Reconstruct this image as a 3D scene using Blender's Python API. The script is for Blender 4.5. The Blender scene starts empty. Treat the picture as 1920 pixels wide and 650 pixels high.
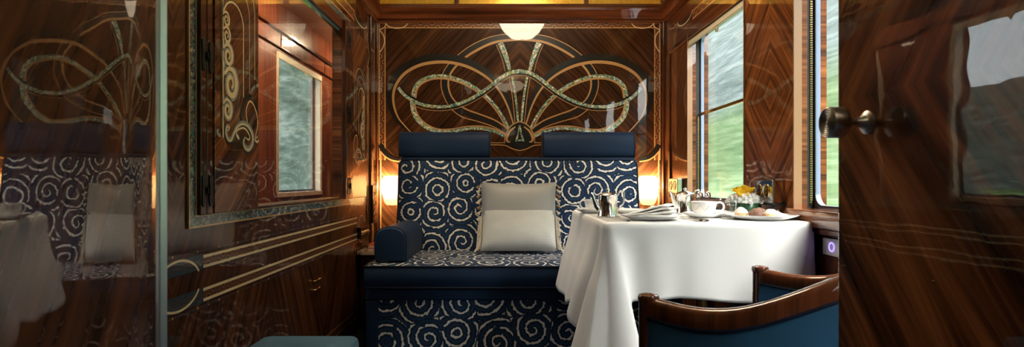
import bpy, math, random
from mathutils import Vector, Matrix
random.seed(7)
R = math.radians
PI = math.pi
SC = bpy.context.scene
COL = SC.collection
ORIG = {}

# ------------------------------------------------------------------ camera frame used to turn measured angles into metres
FPX, VX, VY, CZ = 1047.0, 940.0, 340.0, 0.87
YB = 3.75            # end wall
XL, XR = -0.848, 1.10   # left and right walls
CEIL = 2.36

def back(px, py, y=YB):
    return ((px - VX) * y / FPX, CZ + (VY - py) * y / FPX)

def left(px, py, X=XL):
    y = X * FPX / (px - VX)
    return (y, CZ + (VY - py) * y / FPX)

# ------------------------------------------------------------------ mesh builder
class MB:
    def __init__(self):
        self.v = []; self.f = []; self.T = Matrix.Identity(4)

    def _add(self, vs, fs, m=0, smooth=False):
        b = len(self.v)
        for p in vs:
            self.v.append(self.T @ Vector(p))
        for f in fs:
            self.f.append(([b + i for i in f], m, smooth))
        return self

    def box(self, x0, x1, y0, y1, z0, z1, m=0):
        x0, x1 = min(x0, x1), max(x0, x1); y0, y1 = min(y0, y1), max(y0, y1); z0, z1 = min(z0, z1), max(z0, z1)
        vs = [(x0, y0, z0), (x1, y0, z0), (x1, y1, z0), (x0, y1, z0), (x0, y0, z1), (x1, y0, z1), (x1, y1, z1), (x0, y1, z1)]
        return self._add(vs, [(0, 3, 2, 1), (4, 5, 6, 7), (0, 1, 5, 4), (1, 2, 6, 5), (2, 3, 7, 6), (3, 0, 4, 7)], m)

    def poly(self, pts, m=0):
        return self._add(pts, [tuple(range(len(pts)))], m)

    def prism(self, pts, d, m=0, smooth=False):
        """closed outline extruded along vector d"""
        n = len(pts); d = Vector(d)
        vs = [Vector(p) for p in pts] + [Vector(p) + d for p in pts]
        fs = [tuple(reversed(range(n))), tuple(range(n, 2 * n))]
        self._add(vs, fs, m)
        self._add(vs, [(i, (i + 1) % n, n + (i + 1) % n, n + i) for i in range(n)], m, smooth)
        return self

    def tube(self, pts, r, n=8, m=0, caps=True, closed=False, smooth=True, flat=1.0):
        pts = [Vector(p) for p in pts]; k = len(pts)
        rs = r if isinstance(r, (list, tuple)) else [r] * k
        up = None; rings = []
        for i, p in enumerate(pts):
            if closed:
                t = pts[(i + 1) % k] - pts[i - 1]
            else:
                t = pts[min(i + 1, k - 1)] - pts[max(i - 1, 0)]
            if t.length < 1e-9: t = Vector((0, 0, 1))
            t.normalize()
            if up is None:
                up = Vector((0, 0, 1)) if abs(t.z) < 0.9 else Vector((0, 1, 0))
            a = t.cross(up)
            if a.length < 1e-6: a = t.cross(Vector((1, 0, 0)))
            a.normalize(); b = a.cross(t).normalized(); up = b
            rings.append([p + a * math.cos(2 * PI * j / n) * rs[i] + b * math.sin(2 * PI * j / n) * rs[i] * flat for j in range(n)])
        vs = [q for ring in rings for q in ring]; fs = []
        for i in range(k if closed else k - 1):
            i2 = (i + 1) % k
            for j in range(n):
                j2 = (j + 1) % n
                fs.append((i * n + j, i2 * n + j, i2 * n + j2, i * n + j2))
        self._add(vs, fs, m, smooth)
        if caps and not closed:
            self._add(rings[0], [tuple(range(n))], m); self._add(rings[-1], [tuple(reversed(range(n)))], m)
        return self

    def sweep(self, pts, section, m=0, smooth=True, caps=True):
        """section (a sideways, b up) swept along a horizontal-ish path; section points in metres, closed outline"""
        pts = [Vector(p) for p in pts]; k = len(pts); n = len(section); vs = []
        for i, p in enumerate(pts):
            t = pts[min(i + 1, k - 1)] - pts[max(i - 1, 0)]; t.z = 0; t.normalize()
            a = Vector((t.y, -t.x, 0))
            for (sa, sb) in section:
                vs.append(p + a * sa + Vector((0, 0, sb)))
        fs = []
        for i in range(k - 1):
            for j in range(n):
                j2 = (j + 1) % n
                fs.append((i * n + j, i * n + j2, (i + 1) * n + j2, (i + 1) * n + j))
        self._add(vs, fs, m, smooth)
        if caps:
            self._add(vs[:n], [tuple(reversed(range(n)))], m); self._add(vs[-n:], [tuple(range(n))], m)
        return self

    def lathe(self, prof, c=(0, 0, 0), n=32, m=0, smooth=True, flute=None):
        vs = []; k = len(prof)
        for (r, z) in prof:
            for j in range(n):
                a = 2 * PI * j / n
                rr = r * (flute(a, z) if flute else 1)
                vs.append((c[0] + rr * math.cos(a), c[1] + rr * math.sin(a), c[2] + z))
        fs = [(i * n + j, i * n + (j + 1) % n, (i + 1) * n + (j + 1) % n, (i + 1) * n + j) for i in range(k - 1) for j in range(n)]
        self._add(vs, fs, m, smooth)
        if prof[0][0] > 1e-5: self._add(vs[:n], [tuple(reversed(range(n)))], m)
        if prof[-1][0] > 1e-5: self._add(vs[-n:], [tuple(range(n))], m)
        return self

    def ball(self, c, r, m=0, n=12, k=8):
        if not isinstance(r, (list, tuple)): r = (r, r, r)
        vs = []; fs = []
        for i in range(k + 1):
            th = PI * i / k
            for j in range(n):
                a = 2 * PI * j / n
                vs.append((c[0] + r[0] * math.sin(th) * math.cos(a), c[1] + r[1] * math.sin(th) * math.sin(a), c[2] - r[2] * math.cos(th)))
        for i in range(k):
            for j in range(n):
                fs.append((i * n + j, i * n + (j + 1) % n, (i + 1) * n + (j + 1) % n, (i + 1) * n + j))
        return self._add(vs, fs, m, True)

    def grid(self, fn, nu, nv, m=0, smooth=True, wrap=False):
        vs = [fn(i / nu, j / nv) for i in range(nu + 1) for j in range(nv + 1)]
        w = nv + 1
        fs = [(i * w + j, (i + 1) * w + j, (i + 1) * w + j + 1, i * w + j + 1) for i in range(nu) for j in range(nv)]
        return self._add(vs, fs, m, smooth)

    def ribbon(self, pts, w, plane, lift=0.0, m=0, closed=False):
        """flat inlay strip. pts in plane coordinates (a,b); w metres or list; plane(a,b,lift)->xyz"""
        k = len(pts); ws = w if isinstance(w, (list, tuple)) else [w] * k
        if len(ws) != k:
            ws = [ws[min(len(ws) - 1, int(i * (len(ws) - 1) / max(1, k - 1)))] * (1 - (i * (len(ws) - 1) / max(1, k - 1)) % 1) +
                  ws[min(len(ws) - 1, int(i * (len(ws) - 1) / max(1, k - 1)) + 1)] * ((i * (len(ws) - 1) / max(1, k - 1)) % 1) for i in range(k)]
        vs = []
        for i, (a, b) in enumerate(pts):
            if closed:
                p, q = pts[i - 1], pts[(i + 1) % k]
            else:
                p, q = pts[max(i - 1, 0)], pts[min(i + 1, k - 1)]
            ta, tb = q[0] - p[0], q[1] - p[1]; L = math.hypot(ta, tb) or 1
            na, nb = -tb / L, ta / L; h = ws[i] / 2
            vs.append(plane(a + na * h, b + nb * h, lift)); vs.append(plane(a - na * h, b - nb * h, lift))
        fs = [(2 * i, 2 * i + 1, (2 * i + 3) % (2 * k), (2 * i + 2) % (2 * k)) for i in range(k if closed else k - 1)]
        return self._add(vs, fs, m)

    def area(self, pts, plane, lift=0.0, m=0):
        return self._add([plane(a, b, lift) for a, b in pts], [tuple(range(len(pts)))], m)

    def build(self, name, mats, parent=None, origin=None, bevel=0, seg=2, subsurf=0, sharp=None, kind=None):
        if not isinstance(mats, (list, tuple)): mats = [mats]
        if parent is not None:
            o0 = ORIG[parent.name]
        elif origin is not None:
            o0 = Vector(origin)
        else:
            xs = [p.x for p in self.v]; ys = [p.y for p in self.v]; zs = [p.z for p in self.v]
            o0 = Vector(((min(xs) + max(xs)) / 2, (min(ys) + max(ys)) / 2, min(zs)))
        me = bpy.data.meshes.new(name)
        me.from_pydata([tuple(p - o0) for p in self.v], [], [f[0] for f in self.f])
        for mt in mats: me.materials.append(mt)
        for p, f in zip(me.polygons, self.f):
            p.material_index = f[1]; p.use_smooth = f[2]
        me.update()
        o = bpy.data.objects.new(name, me); COL.objects.link(o)
        if sharp:
            for p in me.polygons: p.use_smooth = True
            me.set_sharp_from_angle(angle=R(sharp))
        if bevel:
            for p in me.polygons: p.use_smooth = True
            bm = o.modifiers.new('bevel', 'BEVEL'); bm.width = bevel; bm.segments = seg; bm.limit_method = 'ANGLE'; bm.angle_limit = R(40)
            bm.harden_normals = True
        if subsurf:
            s = o.modifiers.new('subsurf', 'SUBSURF'); s.levels = subsurf; s.render_levels = subsurf
        if parent is not None:
            o.parent = parent
        else:
            o.location = o0
        ORIG[o.name] = o0
        if kind: o['kind'] = kind
        return o

def tag(o, label=None, cat=None, group=None, kind=None):
    if label: o['label'] = label
    if cat: o['category'] = cat
    if group: o['group'] = group
    if kind: o['kind'] = kind
    return o

def thing(name, label, cat, loc, group=None):
    o = bpy.data.objects.new(name, None); COL.objects.link(o); o.location = loc; o.empty_display_size = 0.05
    ORIG[o.name] = Vector(loc)
    return tag(o, label, cat, group)

def struct(name, mb, mats, **k):
    return mb.build(name, mats, origin=(0, 0, 0), kind='structure', **k)

def dup(root, loc, rotz, label, group=None):
    c = root.copy(); COL.objects.link(c); c.location = loc; c.rotation_euler = (0, 0, rotz)
    c['label'] = label
    if group: c['group'] = group
    for ch in list(root.children):
        d = ch.copy(); COL.objects.link(d); d.parent = c
        for g in list(ch.children):
            e = g.copy(); COL.objects.link(e); e.parent = d
    return c

def spline(pts, n=10, closed=False):
    """Catmull-Rom through points of any dimension"""
    P = [tuple(p) for p in pts]; k = len(P); out = []
    for i in range(k if closed else k - 1):
        if closed:
            a, b, c, d = P[i - 1], P[i], P[(i + 1) % k], P[(i + 2) % k]
        else:
            a, b, c, d = P[max(i - 1, 0)], P[i], P[i + 1], P[min(i + 2, k - 1)]
        for j in range(n):
            t = j / n
            out.append(tuple(0.5 * (2 * b[q] + (c[q] - a[q]) * t + (2 * a[q] - 5 * b[q] + 4 * c[q] - d[q]) * t * t + (3 * b[q] - a[q] - 3 * c[q] + d[q]) * t ** 3) for q in range(len(b))))
    if not closed: out.append(P[-1])
    return out

def offset(pts, d):
    out = []; k = len(pts)
    ds = d if isinstance(d, (list, tuple)) else [d] * k
    for i, (a, b) in enumerate(pts):
        p, q = pts[max(i - 1, 0)], pts[min(i + 1, k - 1)]
        ta, tb = q[0] - p[0], q[1] - p[1]; L = math.hypot(ta, tb) or 1
        out.append((a - tb / L * ds[i], b + ta / L * ds[i]))
    return out

def arc(cx, cy, r, a0, a1, n=16, ry=None):
    ry = r if ry is None else ry
    return [(cx + r * math.cos(R(a0 + (a1 - a0) * i / n)), cy + ry * math.sin(R(a0 + (a1 - a0) * i / n))) for i in range(n + 1)]

# ------------------------------------------------------------------ materials
class NT:
    def __init__(self, name):
        self.m = bpy.data.materials.new(name); self.m.use_nodes = True
        self.t = self.m.node_tree; self.t.nodes.clear()
        self.out = self.n('ShaderNodeOutputMaterial')

    def n(self, ty, **props):
        x = self.t.nodes.new(ty)
        for k, v in props.items(): setattr(x, k, v)
        return x

    def link(self, a, b): self.t.links.new(a, b)

    def put(self, sock, v):
        if hasattr(v, 'is_output'): self.link(v, sock)
        elif v is not None:
            sock.default_value = v

    def math(self, op, a, b=None, c=None, clamp=False):
        x = self.n('ShaderNodeMath', operation=op); x.use_clamp = clamp
        self.put(x.inputs[0], a)
        if b is not None: self.put(x.inputs[1], b)
        if c is not None: self.put(x.inputs[2], c)
        return x.outputs[0]

    def vmath(self, op, a, b=None, scale=None):
        x = self.n('ShaderNodeVectorMath', operation=op)
        self.put(x.inputs[0], a)
        if b is not None: self.put(x.inputs[1], b)
        if scale is not None: self.put(x.inputs['Scale'], scale)
        return x.outputs[0]

    def xyz(self, v):
        x = self.n('ShaderNodeSeparateXYZ'); self.put(x.inputs[0], v); return x.outputs

    def comb(self, a, b, c=0.0):
        x = self.n('ShaderNodeCombineXYZ')
        self.put(x.inputs[0], a); self.put(x.inputs[1], b); self.put(x.inputs[2], c); return x.outputs[0]

    def noise(self, vec, scale=5, detail=3, rough=0.5, dist=0.0, color=False):
        x = self.n('ShaderNodeTexNoise'); self.put(x.inputs['Vector'], vec); x.inputs['Scale'].default_value = scale
        x.inputs['Detail'].default_value = detail; x.inputs['Roughness'].default_value = rough; x.inputs['Distortion'].default_value = dist
        return x.outputs['Color' if color else 'Fac']

    def ramp(self, fac, stops, interp='LINEAR'):
        x = self.n('ShaderNodeValToRGB'); self.put(x.inputs[0], fac); e = x.color_ramp.elements; x.color_ramp.interpolation = interp
        while len(e) > 1: e.remove(e[-1])
        e[0].position = stops[0][0]; e[0].color = (*stops[0][1], 1)
        for p, c in stops[1:]:
            q = e.new(p); q.color = (*c, 1)
        return x.outputs[0]

    def mix(self, f, a, b, mode='MIX'):
        x = self.n('ShaderNodeMix', data_type='RGBA', blend_type=mode); self.put(x.inputs[0], f)
        self.put(x.inputs[6], a if hasattr(a, 'is_output') else (*a, 1)); self.put(x.inputs[7], b if hasattr(b, 'is_output') else (*b, 1))
        return x.outputs[2]

    def pos(self): return self.n('ShaderNodeNewGeometry').outputs['Position']
    def obj(self): return self.n('ShaderNodeTexCoord').outputs['Object']

    def bump(self, h, strength=0.2, dist=0.01):
        x = self.n('ShaderNodeBump'); self.put(x.inputs['Height'], h); x.inputs['Strength'].default_value = strength; x.inputs['Distance'].default_value = dist
        return x.outputs[0]

    def bsdf(self, color=(0.5, 0.5, 0.5), rough=0.5, metal=0.0, coat=0.0, coat_ior=1.5, coat_rough=0.02, normal=None, coat_normal=None, sheen=0.0, trans=0.0, ior=1.5, spec=0.5, emit=None, estr=0.0, subs=0.0, sheen_tint=None):
        b = self.n('ShaderNodeBsdfPrincipled')
        self.put(b.inputs['Base Color'], color if hasattr(color, 'is_output') else (*color, 1))
        self.put(b.inputs['Roughness'], rough); self.put(b.inputs['Metallic'], metal)
        b.inputs['Coat Weight'].default_value = coat; b.inputs['Coat IOR'].default_value = coat_ior; b.inputs['Coat Roughness'].default_value = coat_rough
        b.inputs['Sheen Weight'].default_value = sheen; b.inputs['Transmission Weight'].default_value = trans; b.inputs['IOR'].default_value = ior
        b.inputs['Specular IOR Level'].default_value = spec
        if sheen_tint: b.inputs['Sheen Tint'].default_value = (*sheen_tint, 1)
        if normal is not None: self.link(normal, b.inputs['Normal'])
        if coat_normal is not None: self.link(coat_normal, b.inputs['Coat Normal'])
        if emit is not None:
            self.put(b.inputs['Emission Color'], emit if hasattr(emit, 'is_output') else (*emit, 1)); b.inputs['Emission Strength'].default_value = estr
        self.link(b.outputs[0], self.out.inputs[0])
        return b

def plain(name, color, rough=0.5, **k):
    t = NT(name); t.bsdf(color, rough, **k); return t.m

def wood(name, axes='xz', fold_a=None, fold_b=None, ping=None, ping_b=None, angle=45, cols=None, fine=1.0, coat_ior=1.5, coat=1.0, wave=0.35, space='pos', ripple=0.0, ramp_pos=(0.37, 0.455, 0.535, 0.63), rough=0.32):
    """lacquered veneer: streaky grain at an angle, book-matched about the lines a=fold_a / b=fold_b"""
    cols = cols or [(0.009, 0.0042, 0.0024), (0.027, 0.0105, 0.0050), (0.052, 0.0195, 0.0083), (0.095, 0.037, 0.0145)]
    cols = [tuple(x * 1.28 for x in c) for c in cols]
    t = NT(name); P = t.xyz(t.pos() if space == 'pos' else t.obj()); ix = {'x': 0, 'y': 1, 'z': 2}
    a, b = P[ix[axes[0]]], P[ix[axes[1]]]
    if ping: a = t.math('PINGPONG', t.math('SUBTRACT', a, fold_a or 0.0), ping)
    elif fold_a is not None: a = t.math('ABSOLUTE', t.math('SUBTRACT', a, fold_a))
    if ping_b: b = t.math('PINGPONG', t.math('SUBTRACT', b, fold_b or 0.0), ping_b)
    elif fold_b is not None: b = t.math('ABSOLUTE', t.math('SUBTRACT', b, fold_b))
    c, s = math.cos(R(angle)), math.sin(R(angle))
    along = t.math('ADD', t.math('MULTIPLY', a, c), t.math('MULTIPLY', b, s))
    across = t.math('ADD', t.math('MULTIPLY', a, -s), t.math('MULTIPLY', b, c))
    warp = t.noise(t.comb(t.math('MULTIPLY', across, 5.0), t.math('MULTIPLY', along, 1.6)), 1.0, 2)
    across = t.math('ADD', across, t.math('MULTIPLY', t.math('SUBTRACT', warp, 0.5), 0.16 * wave))
    n1 = t.noise(t.comb(t.math('MULTIPLY', across, 46 * fine), t.math('MULTIPLY', along, 1.3)), 1.0, 5, 0.62)
    n2 = t.noise(t.comb(t.math('MULTIPLY', across, 210 * fine), t.math('MULTIPLY', along, 5.0)), 1.0, 2, 0.5)
    n3 = t.noise(t.comb(t.math('MULTIPLY', across, 9 * fine), t.math('MULTIPLY', along, 0.8)), 1.0, 2)
    f = t.math('ADD', t.math('ADD', t.math('MULTIPLY', n1, 0.62), t.math('MULTIPLY', n2, 0.16)), t.math('MULTIPLY', n3, 0.22))
    col = t.ramp(f, list(zip([p + 0.0 for p in ramp_pos], cols)))
    cn = None
    if ripple:
        cn = t.bump(t.noise(t.pos(), 16, 1, 0.4), ripple, 0.01)
    t.bsdf(col, rough, coat=coat, coat_ior=coat_ior, coat_rough=0.012, coat_normal=cn, spec=0.06)
    return t.m
M = {}
M['wood_end'] = wood('end_wall_veneer', 'xz', fold_a=0.125, fold_b=1.10, angle=-47, ripple=0.03)
M['wood_left'] = wood('left_wall_veneer', 'yz', ping=0.62, fold_a=0.2, angle=62, cols=[(0.009, 0.0035, 0.0018), (0.030, 0.0095, 0.0038), (0.070, 0.022, 0.0075), (0.135, 0.046, 0.016)], ripple=0.03)
M['wood_panel'] = wood('shutter_veneer', 'yz', angle=42, cols=[(0.012, 0.0042, 0.002), (0.055, 0.016, 0.0055), (0.13, 0.040, 0.0125), (0.24, 0.084, 0.026)], ripple=0.03)
M['wood_pillar'] = wood('pillar_veneer', 'yz', fold_a=2.285, fold_b=1.223, angle=-50, wave=0.12, cols=[(0.014, 0.0043, 0.002), (0.068, 0.0195, 0.0060), (0.155, 0.047, 0.013), (0.31, 0.110, 0.032)], ripple=0.03)
M['wood_right'] = wood('right_wall_veneer', 'yz', fold_a=3.52, angle=58, wave=0.15, cols=[(0.018, 0.006, 0.0028), (0.060, 0.020, 0.0072), (0.11, 0.038, 0.0125), (0.19, 0.072, 0.024)], ripple=0.03)
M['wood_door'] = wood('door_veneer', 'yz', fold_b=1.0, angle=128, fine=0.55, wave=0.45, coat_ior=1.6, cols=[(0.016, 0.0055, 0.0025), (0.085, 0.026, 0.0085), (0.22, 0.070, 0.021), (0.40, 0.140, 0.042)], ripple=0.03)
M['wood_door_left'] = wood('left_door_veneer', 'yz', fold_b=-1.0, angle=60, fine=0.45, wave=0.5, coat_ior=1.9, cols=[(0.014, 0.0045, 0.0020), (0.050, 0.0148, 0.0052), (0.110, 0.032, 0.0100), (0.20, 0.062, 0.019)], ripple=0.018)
M['wood_trim'] = wood('trim_mahogany', 'xz', angle=0, wave=0.2, cols=[(0.016, 0.005, 0.0022), (0.042, 0.012, 0.0045), (0.075, 0.021, 0.007), (0.11, 0.034, 0.011)])
M['wood_trim_y'] = wood('trim_mahogany_lengthwise', 'yz', angle=0, wave=0.2, cols=[(0.016, 0.005, 0.0022), (0.042, 0.012, 0.0045), (0.075, 0.021, 0.007), (0.11, 0.034, 0.011)])
M['wood_post'] = wood('post_mahogany', 'xz', angle=90, wave=0.2, cols=[(0.014, 0.0045, 0.002), (0.036, 0.0105, 0.004), (0.064, 0.019, 0.0065), (0.10, 0.032, 0.0105)])
M['wood_stile'] = wood('stile_mahogany', 'yz', angle=90, wave=0.2, cols=[(0.012, 0.004, 0.0019), (0.030, 0.0085, 0.0034), (0.052, 0.015, 0.0055), (0.08, 0.025, 0.0085)])
M['wood_corridor'] = wood('corridor_mahogany', 'yz', angle=90, wave=0.25, cols=[(0.055, 0.014, 0.007), (0.10, 0.026, 0.0125), (0.145, 0.040, 0.019), (0.19, 0.058, 0.028)])
M['wood_sill'] = wood('sill_walnut', 'yz', angle=4, wave=0.2, cols=[(0.035, 0.011, 0.0045), (0.10, 0.032, 0.011), (0.17, 0.058, 0.020), (0.25, 0.095, 0.034)])
M['wood_chair'] = wood('chair_mahogany', 'xy', angle=20, wave=0.2, space='obj', coat_ior=1.6, cols=[(0.045, 0.012, 0.0045), (0.078, 0.021, 0.0075), (0.11, 0.030, 0.0105), (0.145, 0.042, 0.0145)])
M['tan'] = plain('maple_inlay', (0.50, 0.275, 0.115), 0.35, coat=1.0, spec=0.3)
M['cream'] = plain('holly_inlay', (0.80, 0.61, 0.37), 0.35, coat=1.0, spec=0.3)
M['silver'] = plain('grey_stained_inlay', (0.26, 0.275, 0.25), 0.35, coat=1.0, spec=0.3)
M['ebony'] = plain('ebony_inlay', (0.006, 0.0055, 0.0055), 0.4, coat=1.0, spec=0.3)
M['navy_inlay'] = plain('blue_stained_inlay', (0.022, 0.043, 0.062), 0.4, coat=1.0, spec=0.3)
M['rust'] = plain('rosewood_inlay', (0.125, 0.038, 0.014), 0.4, coat=1.0, spec=0.3)

def abalone(name, stops, scale):
    t = NT(name); v = t.n('ShaderNodeTexVoronoi'); v.inputs['Scale'].default_value = scale; v.inputs['Randomness'].default_value = 1.0
    p = t.obj(); wob = t.vmath('SCALE', t.noise(p, 60, 2, color=True), scale=0.012)
    t.link(t.vmath('ADD', p, wob), v.inputs['Vector'])
    c = t.xyz(v.outputs['Color'])
    fac = t.math('ADD', t.math('MULTIPLY', c[0], 0.75), t.math('MULTIPLY', t.noise(p, 14, 2), 0.25))
    col = t.ramp(fac, stops)
    col = t.mix(1.0, col, t.ramp(c[1], [(0.0, (0.35, 0.35, 0.35)), (1.0, (1.2, 1.2, 1.2))]), 'MULTIPLY')
    t.bsdf(col, 0.25, coat=1.0, spec=0.6)
    return t.m
M['abalone'] = abalone('abalone_inlay', [(0.12, (0.10, 0.22, 0.30)), (0.24, (0.05, 0.42, 0.30)), (0.34, (0.75, 0.80, 0.62)), (0.44, (0.62, 0.46, 0.14)), (0.54, (0.16, 0.52, 0.26)), (0.63, (0.90, 0.90, 0.80)), (0.72, (0.42, 0.44, 0.66)), (0.82, (0.12, 0.16, 0.12)), (0.9, (0.70, 0.60, 0.26))], 120)
M['abalone_dark'] = abalone('dark_abalone_inlay', [(0.12, (0.019, 0.027, 0.038)), (0.30, (0.038, 0.067, 0.114)), (0.44, (0.133, 0.142, 0.114)), (0.54, (0.057, 0.095, 0.190)), (0.64, (0.067, 0.228, 0.142)), (0.74, (0.304, 0.294, 0.228)), (0.86, (0.114, 0.095, 0.190))], 150)

def swirl(name, ax, scale=5.9, off=(0.0, 0.0)):
    """navy damask printed with torn cream spirals"""
    t = NT(name); P = t.xyz(t.obj()); ix = {'x': 0, 'y': 1, 'z': 2}
    a = t.math('MULTIPLY', P[ix[ax[0]]], scale); b = t.math('MULTIPLY', P[ix[ax[1]]], scale)
    v0 = t.comb(t.math('ADD', a, off[0]), t.math('ADD', b, off[1]))
    nz = t.noise(v0, 4.0, 1, 0.5, color=True)
    v = t.vmath('ADD', v0, t.vmath('SCALE', t.vmath('SUBTRACT', nz, (0.5, 0.5, 0.5)), scale=0.07))
    vo = t.n('ShaderNodeTexVoronoi', voronoi_dimensions='2D'); vo.inputs['Scale'].default_value = 1.0; vo.inputs['Randomness'].default_value = 0.55
    t.link(v, vo.inputs['Vector'])
    ve = t.n('ShaderNodeTexVoronoi', voronoi_dimensions='2D', feature='DISTANCE_TO_EDGE'); ve.inputs['Scale'].default_value = 1.0; ve.inputs['Randomness'].default_value = 0.55
    t.link(v, ve.inputs['Vector'])
    d = t.xyz(t.vmath('SUBTRACT', v, vo.outputs['Position'])); r = vo.outputs['Distance']; cc = t.xyz(vo.outputs['Color'])
    th = t.math('DIVIDE', t.math('ARCTAN2', d[1], d[0]), 2 * PI)
    sgn = t.math('SUBTRACT', t.math('GREATER_THAN', cc[0], 0.66), t.math('LESS_THAN', cc[0], 0.38))
    torn = t.math('MULTIPLY', t.math('SUBTRACT', t.noise(v0, 13, 2, 0.6), 0.5), 0.42)
    ph = t.math('ADD', t.math('ADD', t.math('MULTIPLY', r, 4.2), torn), t.math('ADD', t.math('MULTIPLY', th, sgn), cc[1]))
    fr = t.math('FRACT', ph)
    wn = t.noise(v0, 9, 1)
    wid = t.math('ADD', 0.07, t.math('MULTIPLY', wn, 0.34))
    line = t.math('LESS_THAN', fr, wid)
    far = t.math('GREATER_THAN', ve.outputs['Distance'], 0.022)
    gap = t.math('GREATER_THAN', t.noise(t.vmath('ADD', v0, (9.1, 3.7, 0)), 2.6, 0), 0.30)
    inner = t.math('GREATER_THAN', r, 0.05)
    mask = t.math('MULTIPLY', t.math('MULTIPLY', line, far), t.math('MULTIPLY', gap, inner))
    fr2 = t.math('FRACT', t.math('MULTIPLY', ph, 2.0))
    navy = t.mix(t.math('LESS_THAN', fr2, 0.40), (0.0075, 0.0215, 0.058), (0.0165, 0.048, 0.112))
    weave = t.noise(t.vmath('MULTIPLY', t.obj(), (900, 900, 900)), 1.0, 1)
    col = t.mix(mask, navy, (0.82, 0.80, 0.75))
    bmp = t.bump(t.math('ADD', mask, t.math('MULTIPLY', weave, 0.5)), 0.25, 0.002)
    t.bsdf(col, 0.7, sheen=0.03, normal=bmp, spec=0.2)
    return t.m
M['swirl_back'] = swirl('spiral_damask_back', 'xz', off=(0.3, 0.35))
M['swirl_seat'] = swirl('spiral_damask_seat', 'xy', off=(2.3, 4.1))
M['swirl_base'] = swirl('spiral_damask_base', 'xz', off=(5.2, 2.7), scale=5.7)

def cloth_mat(name, col, rough=0.6, sc=700, strength=0.2, sheen=0.2, spec=0.35, var=0.12):
    t = NT(name); o = t.obj()
    w = t.noise(t.vmath('MULTIPLY', o, (1, 1, 1)), sc, 1); tint = (0.35, 0.62, 0.85) if 'velvet' in name else None; big = t.noise(o, 9, 3)
    c = t.mix(t.math('MULTIPLY', big, 1.0), tuple(x * (1 - var) for x in col), tuple(min(1, x * (1 + var)) for x in col))
    t.bsdf(c, rough, sheen=sheen, sheen_tint=tint, normal=t.bump(w, strength, 0.002), spec=spec); return t.m
M['navy'] = cloth_mat('navy_satin', (0.0085, 0.0260, 0.070), 0.55, spec=0.22, sheen=0.02)
M['navy_dark'] = cloth_mat('navy_piping', (0.0035, 0.009, 0.026), 0.5, sheen=0.02)
M['velvet'] = cloth_mat('teal_blue_velvet', (0.010, 0.075, 0.155), 0.7, sheen=0.7, sc=500)
M['linen'] = cloth_mat('white_linen', (0.90, 0.89, 0.86), 0.75, sc=900, strength=0.12, sheen=0.1, var=0.015)
M['napkin'] = cloth_mat('folded_napkin_linen', (0.86, 0.855, 0.84), 0.75, sc=900, strength=0.12, sheen=0.1, var=0.01)
M['silverblue'] = cloth_mat('silver_grey_silk', (0.35, 0.355, 0.345), 0.45, sc=420, strength=0.35, sheen=0.15, spec=0.5)

t = NT('cream_dotted_weave'); o = t.xyz(t.obj())
k = 2 * PI / 0.0125
w = t.math('MULTIPLY', t.math('SINE', t.math('MULTIPLY', t.math('ADD', o[0], o[2]), k)), t.math('SINE', t.math('MULTIPLY', t.math('SUBTRACT', o[0], o[2]), k)))
t.bsdf(t.mix(t.math('GREATER_THAN', w, 0.35), (0.88, 0.87, 0.83), (0.60, 0.59, 0.54)), 0.6, normal=t.bump(w, 0.5, 0.003), sheen=0.2); M['dotted'] = t.m
M['tassel_cream'] = plain('cream_tassel_thread', (0.62, 0.56, 0.45), 0.7)
M['tassel_brown'] = plain('gold_brown_tassel_thread', (0.30, 0.19, 0.09), 0.7)
M['porcelain'] = plain('white_porcelain', (0.87, 0.865, 0.85), 0.12, coat=0.5, spec=0.5)
M['silverware'] = plain('polished_silver', (0.92, 0.90, 0.87), 0.13, metal=1.0)
M['chrome'] = plain('polished_chrome', (0.72, 0.72, 0.72), 0.05, metal=1.0)
M['nickel'] = plain('turned_nickel', (0.70, 0.66, 0.62), 0.36, metal=1.0)
M['satin'] = plain('satin_chrome', (0.66, 0.70, 0.80), 0.40, metal=1.0)
M['brass'] = plain('polished_brass', (0.62, 0.40, 0.17), 0.16, metal=1.0)
M['bronze'] = plain('blackened_bronze', (0.02, 0.017, 0.015), 0.35, metal=0.6)
M['black'] = plain('black_enamel', (0.008, 0.007, 0.007), 0.2)
M['rubber'] = plain('black_rubber_gasket', (0.009, 0.009, 0.010), 0.55)
M['alu'] = plain('grey_blue_aluminium', (0.20, 0.26, 0.38), 0.35, metal=0.3)
M['blindcloth'] = plain('beige_roller_blind', (0.56, 0.49, 0.37), 0.55)
M['switchplate'] = plain('pale_switch_plate', (0.66, 0.66, 0.70), 0.3)
M['ledglow'] = plain('violet_led_ring', (0.2, 0.15, 0.9), 0.3, emit=(0.30, 0.22, 1.0), estr=0.6)
M['marble'] = plain('cream_shelf_top', (0.55, 0.42, 0.29), 0.25, coat=0.6)
M['red'] = plain('red_book_cloth', (0.34, 0.022, 0.016), 0.5)
M['paper'] = plain('book_pages', (0.72, 0.66, 0.54), 0.7)
M['leaf'] = None
t = NT('dark_green_leaf_wrap'); o = t.xyz(t.obj())
n = t.noise(t.comb(t.math('MULTIPLY', o[0], 4), t.math('MULTIPLY', o[1], 4), t.math('MULTIPLY', o[2], 160)), 1.0, 3)
t.bsdf(t.ramp(n, [(0.3, (0.008, 0.045, 0.016)), (0.55, (0.022, 0.10, 0.040)), (0.75, (0.075, 0.19, 0.095))]), 0.3, coat=0.5); M['leaf'] = t.m
def petal(name, col):
    t = NT(name); d = t.n('ShaderNodeBsdfDiffuse'); d.inputs[0].default_value = (*col, 1); q = t.n('ShaderNodeBsdfTranslucent'); q.inputs[0].default_value = (*col, 1)
    mx = t.n('ShaderNodeMixShader'); mx.inputs[0].default_value = 0.5; t.link(d.outputs[0], mx.inputs[1]); t.link(q.outputs[0], mx.inputs[2]); t.link(mx.outputs[0], t.out.inputs[0]); return t.m
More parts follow.
